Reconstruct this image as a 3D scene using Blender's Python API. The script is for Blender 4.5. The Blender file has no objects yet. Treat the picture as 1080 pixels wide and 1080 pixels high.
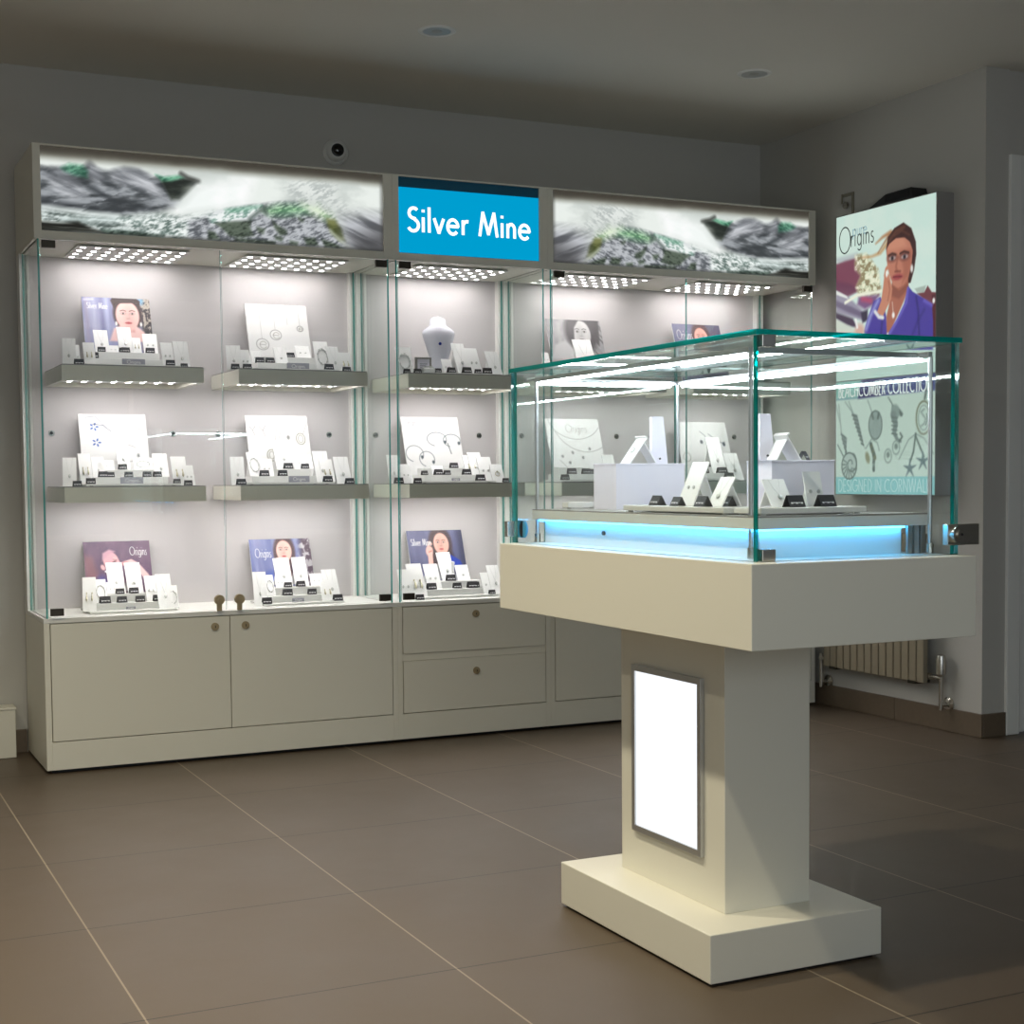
import bpy, math, random
import numpy as np
random.seed(7)
R = math.radians
SC = bpy.context.scene
COL = SC.collection

# ------------------------------------------------------------------ camera
CAM = np.array([-0.6927, -5.0017, 0.9518])
YAW, PITCH, ROLL, F, CX, CY = 0.4523, -0.0511, -0.0083, 1566.3, 553.4, 585.07
_d = np.array([math.sin(YAW)*math.cos(PITCH), math.cos(YAW)*math.cos(PITCH), math.sin(PITCH)])
_r = np.array([math.cos(YAW), -math.sin(YAW), 0.0])
_u = np.cross(_r, _d)
_r2 = math.cos(ROLL)*_r + math.sin(ROLL)*_u
_u2 = -math.sin(ROLL)*_r + math.cos(ROLL)*_u


def at(px, py, axis, val):
    """world point seen at a pixel of the photograph on the plane axis = val"""
    v = _d + _r2*(px-CX)/F - _u2*(py-CY)/F
    return CAM + v*(val-CAM[axis])/v[axis]


cam_d = bpy.data.cameras.new('camera')
cam = bpy.data.objects.new('camera', cam_d)
COL.objects.link(cam)
from mathutils import Matrix, Vector
M = Matrix(((_r2[0], _u2[0], -_d[0], CAM[0]), (_r2[1], _u2[1], -_d[1], CAM[1]),
            (_r2[2], _u2[2], -_d[2], CAM[2]), (0, 0, 0, 1)))
cam.matrix_world = M
cam_d.sensor_width = 36.0
cam_d.lens = F/1080*36
cam_d.shift_x = -(CX-540)/1080
cam_d.shift_y = (CY-540)/1080
cam_d.clip_start = .05
SC.camera = cam

# --------------------------------------------------------------- materials


def lin(c):
    c = np.asarray(c, float)/255.0
    return np.where(c <= .04045, c/12.92, ((c+.055)/1.055)**2.4)


def mat(name, rgb, rough=.5, metal=0.0, spec=.5, coat=0.0, srgb=True):
    m = bpy.data.materials.new(name)
    m.use_nodes = True
    b = m.node_tree.nodes['Principled BSDF']
    c = lin(rgb) if srgb else rgb
    b.inputs['Base Color'].default_value = (*c, 1)
    b.inputs['Roughness'].default_value = rough
    b.inputs['Metallic'].default_value = metal
    b.inputs['Specular IOR Level'].default_value = spec
    b.inputs['Coat Weight'].default_value = coat
    return m


def noise_bump(m, scale, strength, dist=.001, cvar=0.0):
    nt = m.node_tree
    b = nt.nodes['Principled BSDF']
    tc = nt.nodes.new('ShaderNodeTexCoord')
    n = nt.nodes.new('ShaderNodeTexNoise')
    n.inputs['Scale'].default_value = scale
    n.inputs['Detail'].default_value = 5
    nt.links.new(tc.outputs['Object'], n.inputs['Vector'])
    bp = nt.nodes.new('ShaderNodeBump')
    bp.inputs['Strength'].default_value = strength
    bp.inputs['Distance'].default_value = dist
    nt.links.new(n.outputs['Fac'], bp.inputs['Height'])
    nt.links.new(bp.outputs['Normal'], b.inputs['Normal'])
    if cvar:
        base = b.inputs['Base Color'].default_value[:]
        mx = nt.nodes.new('ShaderNodeMix')
        mx.data_type = 'RGBA'
        mx.inputs[6].default_value = tuple(v*(1-cvar) for v in base[:3])+(1,)
        mx.inputs[7].default_value = tuple(min(1, v*(1+cvar)) for v in base[:3])+(1,)
        nt.links.new(n.outputs['Fac'], mx.inputs[0])
        nt.links.new(mx.outputs[2], b.inputs['Base Color'])
    return m


def emit(name, rgb, strength, srgb=True):
    m = bpy.data.materials.new(name)
    m.use_nodes = True
    nt = m.node_tree
    nt.nodes.clear()
    o = nt.nodes.new('ShaderNodeOutputMaterial')
    e = nt.nodes.new('ShaderNodeEmission')
    c = lin(rgb) if srgb else rgb
    e.inputs['Color'].default_value = (*c, 1)
    e.inputs['Strength'].default_value = strength
    nt.links.new(e.outputs[0], o.inputs[0])
    return m


def vcol(name, rough=.4, emission=0.0):
    """printed picture: colours carried by the print's own colour attribute"""
    m = bpy.data.materials.new(name)
    m.use_nodes = True
    nt = m.node_tree
    b = nt.nodes['Principled BSDF']
    a = nt.nodes.new('ShaderNodeVertexColor')
    a.layer_name = 'print'
    b.inputs['Roughness'].default_value = rough
    if emission:
        b.inputs['Base Color'].default_value = (.02, .02, .02, 1)
        b.inputs['Specular IOR Level'].default_value = .2
        nt.links.new(a.outputs['Color'], b.inputs['Emission Color'])
        b.inputs['Emission Strength'].default_value = emission
    else:
        nt.links.new(a.outputs['Color'], b.inputs['Base Color'])
    return m


def glass(name, tint, refl=1.0):
    m = bpy.data.materials.new(name)
    m.use_nodes = True
    nt = m.node_tree
    nt.nodes.clear()
    o = nt.nodes.new('ShaderNodeOutputMaterial')
    t = nt.nodes.new('ShaderNodeBsdfTransparent')
    t.inputs['Color'].default_value = (*tint, 1)
    g = nt.nodes.new('ShaderNodeBsdfGlossy')
    g.inputs['Roughness'].default_value = 0.0
    g.inputs['Color'].default_value = (.95, 1, .98, 1)
    fr = nt.nodes.new('ShaderNodeFresnel')
    geo = nt.nodes.new('ShaderNodeNewGeometry')
    ior = nt.nodes.new('ShaderNodeMix')          # same reflectance on both faces of the pane
    ior.inputs[2].default_value = 1.5
    ior.inputs[3].default_value = 1/1.5
    nt.links.new(geo.outputs['Backfacing'], ior.inputs[0])
    nt.links.new(ior.outputs[0], fr.inputs['IOR'])
    mu = nt.nodes.new('ShaderNodeMath')
    mu.operation = 'MULTIPLY'
    mu.inputs[1].default_value = refl
    mix = nt.nodes.new('ShaderNodeMixShader')
    nt.links.new(fr.outputs[0], mu.inputs[0])
    nt.links.new(mu.outputs[0], mix.inputs[0])
    nt.links.new(t.outputs[0], mix.inputs[1])
    nt.links.new(g.outputs[0], mix.inputs[2])
    nt.links.new(mix.outputs[0], o.inputs[0])
    return m


def glass_edge(name, rgb):
    m = bpy.data.materials.new(name)
    m.use_nodes = True
    b = m.node_tree.nodes['Principled BSDF']
    b.inputs['Base Color'].default_value = (*lin(rgb), 1)
    b.inputs['Roughness'].default_value = .08
    b.inputs['Transmission Weight'].default_value = .35
    b.inputs['IOR'].default_value = 1.5
    return m


def floor_mat():
    m = bpy.data.materials.new('brown_stone_tile')
    m.use_nodes = True
    nt = m.node_tree
    b = nt.nodes['Principled BSDF']
    N, L = nt.nodes.new, nt.links.new
    geo = N('ShaderNodeNewGeometry')
    sep = N('ShaderNodeSeparateXYZ')
    L(geo.outputs['Position'], sep.inputs[0])

    def math_(op, a, b_=None):
        n = N('ShaderNodeMath')
        n.operation = op
        for i, v in enumerate((a, b_)):
            if v is None:
                continue
            if isinstance(v, (int, float)):
                n.inputs[i].default_value = v
            else:
                L(v, n.inputs[i])
        return n.outputs[0]
    fr, cells = [], []
    for ax, off in (('X', -.173), ('Y', -1.1808)):
        s = math_('DIVIDE', math_('SUBTRACT', sep.outputs[ax], off-60.0), .6)
        f = math_('FRACT', s)
        cells.append(math_('FLOOR', s))
        fr.append(math_('ABSOLUTE', math_('SUBTRACT', f, .5)))
    dmax = math_('MAXIMUM', fr[0], fr[1])
    grout = math_('GREATER_THAN', dmax, .5-.0019/.6)
    comb = N('ShaderNodeCombineXYZ')
    L(cells[0], comb.inputs[0])
    L(cells[1], comb.inputs[1])
    wn = N('ShaderNodeTexWhiteNoise')
    L(comb.outputs[0], wn.inputs['Vector'])
    n1 = N('ShaderNodeTexNoise')
    n1.inputs['Scale'].default_value = 2.2
    n1.inputs['Detail'].default_value = 6
    n1.inputs['Roughness'].default_value = .65
    L(geo.outputs['Position'], n1.inputs['Vector'])
    n2 = N('ShaderNodeTexNoise')
    n2.inputs['Scale'].default_value = 420
    n2.inputs['Detail'].default_value = 2
    L(geo.outputs['Position'], n2.inputs['Vector'])
    ramp = N('ShaderNodeMix')
    ramp.data_type = 'RGBA'
    ramp.inputs[6].default_value = (.086, .063, .042, 1)
    ramp.inputs[7].default_value = (.132, .100, .070, 1)
    fac = math_('ADD', math_('ADD', math_('MULTIPLY', n1.outputs['Fac'], .6), math_('MULTIPLY', n2.outputs['Fac'], .45)),
                math_('MULTIPLY', wn.outputs['Value'], .22))
    L(math_('SUBTRACT', fac, .22), ramp.inputs[0])
    gm = N('ShaderNodeMix')
    gm.data_type = 'RGBA'
    gcol = N('ShaderNodeMix')            # long joints pale, cross joints dark: reflected light put into the grout colour
    gcol.data_type = 'RGBA'
    gcol.inputs[6].default_value = (.30, .245, .175, 1)
    gcol.inputs[7].default_value = (.018, .014, .011, 1)
    L(math_('GREATER_THAN', fr[1], fr[0]), gcol.inputs[0])
    L(gcol.outputs[2], gm.inputs[7])
    L(ramp.outputs[2], gm.inputs[6])
    L(grout, gm.inputs[0])
    L(gm.outputs[2], b.inputs['Base Color'])
    rr = math_('ADD', math_('MULTIPLY', n1.outputs['Fac'], .22), .36)
    L(rr, b.inputs['Roughness'])
    b.inputs['Specular IOR Level'].default_value = .45
    bp = N('ShaderNodeBump')
    bp.inputs['Strength'].default_value = .25
    bp.inputs['Distance'].default_value = .001
    h = math_('SUBTRACT', math_('MULTIPLY', n2.outputs['Fac'], .3), grout)
    L(h, bp.inputs['Height'])
    L(bp.outputs['Normal'], b.inputs['Normal'])
    return m


MT = dict(
    lam=noise_bump(mat('cream_white_laminate', (232, 230, 217), .36), 300, .04),
    white=mat('white_lacquer', (240, 240, 236), .35),
    wall=noise_bump(mat('painted_plaster', (196, 194, 188), .85), 160, .15),
    ceil=noise_bump(mat('ceiling_paint', (228, 225, 216), .9), 120, .12),
    skirt=noise_bump(mat('brown_tile_skirting', (110, 96, 80), .45), 60, .05, cvar=.12),
    fabric=noise_bump(mat('grey_fabric_panel', (203, 199, 200), .9), 900, .25, cvar=.04),
    chrome=mat('brushed_steel', (200, 196, 188), .25, 1.0),
    alu=mat('aluminium_profile', (205, 207, 208), .35, .85),
    lockm=mat('dark_nickel', (172, 156, 124), .5, .3),
    dark=mat('dark_hinge_metal', (70, 66, 58), .4, .7),
    black=mat('black_plastic', (22, 22, 24), .4),
    tag=mat('black_card', (34, 33, 38), .5),
    ink=mat('white_ink', (235, 235, 235), .6),
    greyink=mat('grey_plaque', (150, 150, 160), .4),
    silver=mat('silver', (200, 202, 200), .45, .8),
    goldsilver=mat('pale_gold', (196, 190, 165), .45, .8),
    blue=mat('blue_gem', (20, 40, 130), .15),
    card=mat('white_card', (248, 248, 248), .45),
    acryl=mat('white_acrylic', (244, 244, 242), .25, coat=.3),
    lilac=mat('lilac_white_card', (236, 232, 244), .5),
    bust=mat('white_leatherette', (214, 214, 226), .55),
    glass=glass('clear_shop_glass', (.985, .997, .992), .55),
    glassi=glass('clear_counter_glass', (.97, .99, .985), 1.0),
    edge=glass_edge('green_glass_edge', (0, 128, 122)),
    edgeu=glass_edge('pale_green_glass_edge', (60, 165, 158)),
    led=emit('white_led', (255, 248, 246), 80),
    ledshelf=emit('white_shelf_led', (255, 248, 246), 122),
    strip=emit('white_led_strip', (236, 247, 255), 130),
    bled=emit('blue_led_strip', (60, 178, 255), 15),
    diff=emit('opal_light_panel', (246, 250, 255), 1.12),
    signblue=emit('lit_blue_sign_face', (0, 158, 208), 1.0),
    signdim=mat('unlit_blue_sign_edge', (0, 92, 125), .4),
    signwhite=emit('lit_white_letters', (255, 255, 255), 1.3),
    posterblack=mat('black_lettering', (20, 30, 32), .5),
    rad=mat('bronze_grey_radiator', (150, 140, 120), .45, .2),
    lockblue=mat('blue_lit_lock_disc', (30, 160, 215), .2),  # lock disc: the blue light cast on it is put into its colour
    frame=mat('grey_frame', (150, 148, 145), .4),
    picture=vcol('printed_photograph', .4),
    litpicture=vcol('backlit_photograph', .35, 1.0),
    litposter=vcol('backlit_poster', .35, .90),
    bracket=mat('olive_metal_bracket', (150, 145, 128), .5, .3),
    warm=emit('warm_lamp', (255, 214, 160), 8),
    off=mat('unlit_lamp_glass', (180, 180, 175), .3),
)
MT['floor'] = floor_mat()

# ------------------------------------------------------------ mesh builder


class MB:
    def __init__(s):
        s.v, s.f, s.m = [], [], []

    def add(s, vs, fs, m=0):
        o = len(s.v)
        s.v += [tuple(map(float, p)) for p in vs]
        for f in fs:
            s.f.append(tuple(i+o for i in f))
            s.m.append(m)
        return s

    def box(s, x0, x1, y0, y1, z0, z1, m=0, faces=None):
        vs = [(x0, y0, z0), (x1, y0, z0), (x1, y1, z0), (x0, y1, z0), (x0, y0, z1), (x1, y0, z1), (x1, y1, z1), (x0, y1, z1)]
        fs = [(0, 3, 2, 1), (4, 5, 6, 7), (0, 1, 5, 4), (2, 3, 7, 6), (1, 2, 6, 5), (3, 0, 4, 7)]
        o = len(s.v)
        s.v += vs
        for i, f in enumerate(fs):      # bottom, top, -y, +y, +x, -x
            s.f.append(tuple(k+o for k in f))
            s.m.append(faces[i] if faces else m)
        return s

    def prism(s, poly, axis, a, b, m=0):
        """extrude a 2d polygon along an axis (polygon given in the two other axes, in order)"""
        n = len(poly)
        vs = []
        for t in (a, b):
            for p in poly:
                q = list(p)
                q.insert(axis, t)
                vs.append(q)
        fs = [tuple(range(n-1, -1, -1)), tuple(range(n, 2*n))]
        fs += [(i, (i+1) % n, n+(i+1) % n, n+i) for i in range(n)]
        return s.add(vs, fs, m)

    def cyl(s, c, r, h, axis=2, n=20, r2=None, m=0):
        r2 = r if r2 is None else r2
        vs = []
        for k, rr in ((0, r), (h, r2)):
            for i in range(n):
                a = 2*math.pi*i/n
                p = [rr*math.cos(a), rr*math.sin(a)]
                p.insert(axis, k)
                vs.append((c[0]+p[0], c[1]+p[1], c[2]+p[2]))
        fs = [tuple(range(n-1, -1, -1)), tuple(range(n, 2*n))]
        fs += [(i, (i+1) % n, n+(i+1) % n, n+i) for i in range(n)]
        return s.add(vs, fs, m)

    def disc(s, c, r, axis=2, n=10, m=0, flip=False):
        vs = []
        for i in range(n):
            a = 2*math.pi*i/n
            p = [r*math.cos(a), r*math.sin(a)]
            p.insert(axis, 0)
            vs.append((c[0]+p[0], c[1]+p[1], c[2]+p[2]))
        f = tuple(range(n))
        return s.add(vs, [f[::-1] if flip else f], m)

    def lathe(s, prof, c=(0, 0, 0), axis=2, n=24, m=0):
        vs = []
        for (r, z) in prof:
            for i in range(n):
                a = 2*math.pi*i/n
                p = [r*math.cos(a), r*math.sin(a)]
                p.insert(axis, z)
                vs.append((c[0]+p[0], c[1]+p[1], c[2]+p[2]))
        fs = []
        for k in range(len(prof)-1):
            for i in range(n):
                j = (i+1) % n
                fs.append((k*n+i, k*n+j, (k+1)*n+j, (k+1)*n+i))
        fs.append(tuple(range(n-1, -1, -1)))
        k = len(prof)-1
        fs.append(tuple(k*n+i for i in range(n)))
        return s.add(vs, fs, m)

    def tube(s, pts, r, n=6, m=0, closed=False):
        pts = [Vector(p) for p in pts]
        N = len(pts)
        vs = []
        for i, p in enumerate(pts):
            if closed:
                t = pts[(i+1) % N]-pts[i-1]
            else:
                t = pts[min(i+1, N-1)]-pts[max(i-1, 0)]
            t.normalize()
            ref = Vector((0, 0, 1)) if abs(t.z) < .9 else Vector((1, 0, 0))
            a = t.cross(ref).normalized()
            b = t.cross(a)
            for k in range(n):
                w = 2*math.pi*k/n
                vs.append(p+a*r*math.cos(w)+b*r*math.sin(w))
        fs = []
        for i in range(N if closed else N-1):
            j = (i+1) % N
            for k in range(n):
                l = (k+1) % n
                fs.append((i*n+k, i*n+l, j*n+l, j*n+k))
        if not closed:
            fs.append(tuple(range(n-1, -1, -1)))
            fs.append(tuple((N-1)*n+k for k in range(n)))
        return s.add(vs, fs, m)

    def build(s, name, mats, parent=None, bevel=0, smooth=False, kind=None, label=None, seg=2):
        me = bpy.data.meshes.new(name)
        me.from_pydata(s.v, [], s.f)
        if not isinstance(mats, (list, tuple)):
            mats = [mats]
        for m in mats:
            me.materials.append(m)
        me.polygons.foreach_set('material_index', s.m)
        if smooth:
            me.polygons.foreach_set('use_smooth', [True]*len(s.f))
        me.validate()
        me.update()
        o = bpy.data.objects.new(name, me)
        COL.objects.link(o)
        if parent:
            o.parent = parent
        if bevel:
            md = o.modifiers.new('bevel', 'BEVEL')
            md.width = bevel
            md.segments = seg
            md.limit_method = 'ANGLE'
        if smooth:
            md = o.modifiers.new('smooth', 'EDGE_SPLIT')
            md.split_angle = R(40)
        if kind:
            o['kind'] = kind
        if label:
            o['label'] = label
        return o


def box(name, dims, m, parent=None, bevel=0, **k):
    return MB().box(*dims).build(name, m, parent, bevel, **k)


def thing(name, label, cat, loc=(0, 0, 0), rot=(0, 0, 0), group=None):
    o = bpy.data.objects.new(name, None)
    o.empty_display_size = .05
    COL.objects.link(o)
    o.location = loc
    o.rotation_euler = rot
    o['label'] = label
    o['category'] = cat
    if group:
        o['group'] = group
    return o


def dup(root, loc, rot=None, scale=None, label=None, group=None):
    def cp(o, par):
        c = o.copy()
        COL.objects.link(c)
        c.parent = par
        for ch in [x for x in o.children]:
            cp(ch, c)
        return c
    c = cp(root, None)
    c.location = loc
    if rot is not None:
        c.rotation_euler = rot
    if scale is not None:
        c.scale = scale
    if label:
        c['label'] = label
    if group:
        c['group'] = group
    return c


def struct(o):
    o['kind'] = 'structure'
    return o


# ------------------------------------------------------- stroke lettering
def arc(cx, cy, rx, ry, a0, a1, n=14):
    return [(cx+rx*math.cos(R(a0+(a1-a0)*i/n)), cy+ry*math.sin(R(a0+(a1-a0)*i/n))) for i in range(n+1)]


def glyphs():
    G = {}
    xh = .60
    G['S'] = (.44, [arc(.23, .745, .19, .205, 40, 250, 12)+[(.27, .53)]+arc(.21, .265, .215, .235, 70, -155, 14)])
    G['i'] = (.13, [[(.065, 0), (.065, xh)], [(.065, .80), (.065, .91)]])
    G['l'] = (.13, [[(.065, 0), (.065, 1.02)]])
    G['v'] = (.44, [[(.02, xh), (.22, .02), (.42, xh)]])
    G['e'] = (.50, [[(.03, .32), (.47, .32)]+arc(.25, .30, .22, .29, 5, 320, 18)])
    G['r'] = (.29, [[(.065, 0), (.065, xh)], [(.065, .36)]+arc(.25, .34, .185, .22, 170, 75, 6)])
    G['M'] = (.82, [[(.03, 0), (.17, .98), (.41, .10), (.65, .98), (.79, 0)]])
    G['n'] = (.43, [[(.065, 0), (.065, xh)], arc(.215, .36, .15, .22, 180, 0, 10)+[(.365, 0)]])
    G['g'] = (.50, [arc(.25, .30, .20, .28, 0, 360, 20), [(.45, xh), (.45, -.05)]+arc(.26, -.05, .19, .20, 0, -150, 8)])
    G['s'] = (.34, [arc(.17, .445, .12, .135, 40, 250, 8)+arc(.15, .16, .14, .15, 75, -150, 9)])
    G['u'] = (.43, [[(.065, xh), (.065, .22)]+arc(.215, .22, .15, .21, 180, 360, 8)+[(.365, xh)]])
    G['p'] = (.50, [arc(.27, .30, .20, .28, 0, 360, 20), [(.065, xh), (.065, -.28)]])
    G['O'] = (1.0, [arc(.5, .5, .47, .48, 0, 360, 28)])
    G['Q'] = (.90, [arc(.42, .42, .40, .52, 0, 360, 28)])   # the tall thin O of the poster heading
    G['B'] = (.50, [[(.06, 0), (.06, 1), (.25, 1)]+arc(.25, .77, .17, .23, 90, -90, 8)+[(.06, .54)], [(.25, .54)]+arc(.25, .27, .21, .27, 90, -90, 8)+[(.06, 0)]])
    G['E'] = (.46, [[(.42, 1), (.06, 1), (.06, 0), (.42, 0)], [(.06, .52), (.38, .52)]])
    G['A'] = (.70, [[(.02, 0), (.35, 1), (.68, 0)], [(.14, .34), (.56, .34)]])
    G['C'] = (.78, [arc(.47, .5, .42, .48, 50, 310, 20)])
    G['H'] = (.62, [[(.06, 0), (.06, 1)], [(.56, 0), (.56, 1)], [(.06, .52), (.56, .52)]])
    G['R'] = (.52, [[(.06, 0), (.06, 1), (.25, 1)]+arc(.25, .75, .19, .25, 90, -90, 8)+[(.06, .5)], [(.22, .5), (.48, 0)]])
    G['L'] = (.42, [[(.06, 1), (.06, 0), (.40, 0)]])
    G['T'] = (.46, [[(.0, 1), (.46, 1)], [(.23, 1), (.23, 0)]])
    G['I'] = (.12, [[(.06, 0), (.06, 1)]])
    G['N'] = (.68, [[(.06, 0), (.06, 1), (.62, 0), (.62, 1)]])
    G['D'] = (.62, [[(.06, 0), (.06, 1), (.16, 1)]+arc(.16, .5, .42, .5, 90, -90, 14)+[(.06, 0)]])
    G['G'] = (.86, [arc(.47, .5, .42, .48, 50, 360, 22)+[(.5, .5)]])
    G['W'] = (.98, [[(.02, 1), (.25, 0), (.49, 1), (.73, 0), (.96, 1)]])
    return G


GL = glyphs()


def strokes(text, h, x0, z0, width=None, gap=.10):
    """polylines of a line of text; scaled in x to the given width"""
    out, x = [], 0.0
    for ch in text:
        if ch == ' ':
            x += .34
            continue
        w, ls = GL[ch]
        out += [[(x+p[0], p[1]) for p in l] for l in ls]
        x += w+gap
    tot = x-gap
    sx = (width/tot) if width else h
    return [[(x0+p[0]*sx, z0+p[1]*h) for p in l] for l in out]


def ribbon(mb, pl, w, y, m=0):
    """flat mitred ribbon in the xz plane facing -y"""
    if len(pl) > 2:
        for i in range(1, len(pl)-1):       # sharp corners are butted, not mitred
            d1 = Vector(pl[i])-Vector(pl[i-1])
            d2 = Vector(pl[i+1])-Vector(pl[i])
            if d1.length > 1e-6 and d2.length > 1e-6 and d1.normalized().dot(d2.normalized()) < .4:
                e1, e2 = d1.normalized()*w*.35, d2.normalized()*w*.35
                ribbon(mb, list(pl[:i])+[(pl[i][0]+e1.x*.6, pl[i][1]+e1.y*.6)], w, y, m)
                ribbon(mb, [(pl[i][0]-e2.x*.6, pl[i][1]-e2.y*.6)]+list(pl[i+1:]), w, y-.00002, m)
                return
    P = [Vector((p[0], p[1])) for p in pl]
    P = [p for i, p in enumerate(P) if i == 0 or (p-P[i-1]).length > 1e-6]
    if len(P) < 2:
        return
    closed = (P[0]-P[-1]).length < 1e-5
    if closed:
        P = P[:-1]
    n = len(P)
    L, Rr = [], []
    for i in range(n):
        d1 = (P[i]-P[i-1]) if (i > 0 or closed) else (P[1]-P[0])
        d2 = (P[(i+1) % n]-P[i]) if (i < n-1 or closed) else d1
        d1, d2 = d1.normalized(), d2.normalized()
        t = d1+d2
        t = t.normalized() if t.length > 1e-4 else d1
        nn = Vector((-t.y, t.x))
        k = 1/max(.75, nn.dot(Vector((-d1.y, d1.x))))
        L.append(P[i]+nn*w*.5*k)
        Rr.append(P[i]-nn*w*.5*k)
    vs = []
    for i in range(n):
        vs += [(L[i].x, y, L[i].y), (Rr[i].x, y, Rr[i].y)]
    fs = [(2*i, 2*i+1, 2*((i+1) % n)+1, 2*((i+1) % n)) for i in range(n if closed else n-1)]
    mb.add(vs, fs, m)


def lettering(text, h, x0, z0, w, y, m, parent, width=None, gap=.10, name='lettering', label=None):
    mb = MB()
    for pl in strokes(text, h, x0, z0, width, gap):
        ribbon(mb, pl, w, y)
    return mb.build(name, m, parent, label=label)


# ---------------------------------------------------------- print painter
class Pic:
    """a small raster whose pixels become the colour attribute of a print"""

    def __init__(s, w, h, nx, bg, off=0.0):
        s.w, s.h, s.nx = w, h, nx
        s.ny = max(4, int(round(nx*h/w)))
        s.X, s.Y = np.meshgrid(np.linspace(0, 1, s.nx), np.linspace(0, 1, s.ny))
        s.a = h/w
        s.Yd = s.Y*s.a-off
        s.c = np.ones((s.ny, s.nx, 3))*np.array(bg, float)
        s.rs = np.random.RandomState(3)

    def noise(s, sx, sy, seed, oct=4, skew=0.0):
        out = np.zeros_like(s.X)
        amp, tot = 1.0, 0.0
        for o in range(oct):
            rs = np.random.RandomState(seed*31+o)
            n, m_ = int(sx*2**o)+3, int(sy*2**o)+3
            g = rs.rand(m_, n)
            u = np.mod((s.X+skew*s.Y)*sx*2**o, n-2)
            v = np.mod(s.Y*sy*2**o, m_-2)
            i, j = u.astype(int), v.astype(int)
            fu, fv = u-i, v-j
            fu, fv = fu*fu*(3-2*fu), fv*fv*(3-2*fv)
            r = (g[j, i]*(1-fu)+g[j, i+1]*fu)*(1-fv)+(g[j+1, i]*(1-fu)+g[j+1, i+1]*fu)*fv
            out += r*amp
            tot += amp
            amp *= .55
        return out/tot

    def mix(s, m, col):
        m = np.clip(m, 0, 1)[..., None]
        s.c = s.c*(1-m)+np.array(col, float)*m

    def ell(s, cx, cy, rx, ry, col, soft=.15, rot=0, alpha=1):
        ca, sa = math.cos(R(rot)), math.sin(R(rot))
        dx, dy = s.X-cx, s.Yd-cy
        q = np.sqrt(((dx*ca+dy*sa)/rx)**2+((-dx*sa+dy*ca)/ry)**2)
        s.mix(np.clip((1+soft-q)/(2*soft), 0, 1)*alpha, col)

    def line(s, pts, w, col, soft=None, alpha=1, w2=None):
        soft = soft or w*.5
        d = np.full_like(s.X, 9.0)
        n = len(pts)-1
        for i in range(n):
            (ax, ay), (bx, by) = pts[i], pts[i+1]
            dx, dy = bx-ax, by-ay
            t = np.clip(((s.X-ax)*dx+(s.Yd-ay)*dy)/(dx*dx+dy*dy+1e-9), 0, 1)
            ww = w if w2 is None else w+(w2-w)*(i+t)/n
            d = np.minimum(d, np.hypot(s.X-ax-t*dx, s.Yd-ay-t*dy)-ww/2)
        s.mix(np.clip(.5-d/soft, 0, 1)*alpha, col)

    def poly(s, pts, col, soft=.01, alpha=1):
        inside = np.zeros(s.X.shape, bool)
        d = np.full_like(s.X, 9.0)
        n = len(pts)
        for i in range(n):
            (ax, ay), (bx, by) = pts[i], pts[(i+1) % n]
            dx, dy = bx-ax, by-ay
            t = np.clip(((s.X-ax)*dx+(s.Yd-ay)*dy)/(dx*dx+dy*dy+1e-9), 0, 1)
            d = np.minimum(d, np.hypot(s.X-ax-t*dx, s.Yd-ay-t*dy))
            if abs(dy) > 1e-9:
                cr = ((ay > s.Yd) != (by > s.Yd)) & (s.X < dx*(s.Yd-ay)/dy+ax)
                inside ^= cr
        sd = np.where(inside, d, -d)
        s.mix(np.clip(.5+sd/soft, 0, 1)*alpha, col)

    def mesh(s, name, m, parent, x0, z0, y, flip=False):
        """grid facing -y with lower left corner (x0, z0)"""
        me = bpy.data.meshes.new(name)
        xs = x0+s.X*s.w
        zs = z0+s.Y*s.h
        v = np.stack([xs, np.full_like(xs, y), zs], -1).reshape(-1, 3)
        idx = np.arange(s.nx*s.ny).reshape(s.ny, s.nx)
        q = np.stack([idx[:-1, :-1], idx[:-1, 1:], idx[1:, 1:], idx[1:, :-1]], -1).reshape(-1, 4)
        me.from_pydata(v.tolist(), [], q.tolist())
        c = s.c[:, ::-1] if flip else s.c
        a = me.color_attributes.new('print', 'FLOAT_COLOR', 'POINT')
        rgba = np.ones((s.nx*s.ny, 4), np.float32)
        rgba[:, :3] = lin(np.clip(c, 0, 255).reshape(-1, 3))
        a.data.foreach_set('color', rgba.ravel())
        me.materials.append(m)
        o = bpy.data.objects.new(name, me)
        COL.objects.link(o)
        o.parent = parent
        return o


def sm(a, b, x):
    t = np.clip((x-a)/(b-a), 0, 1)
    return t*t*(3-2*t)


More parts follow.
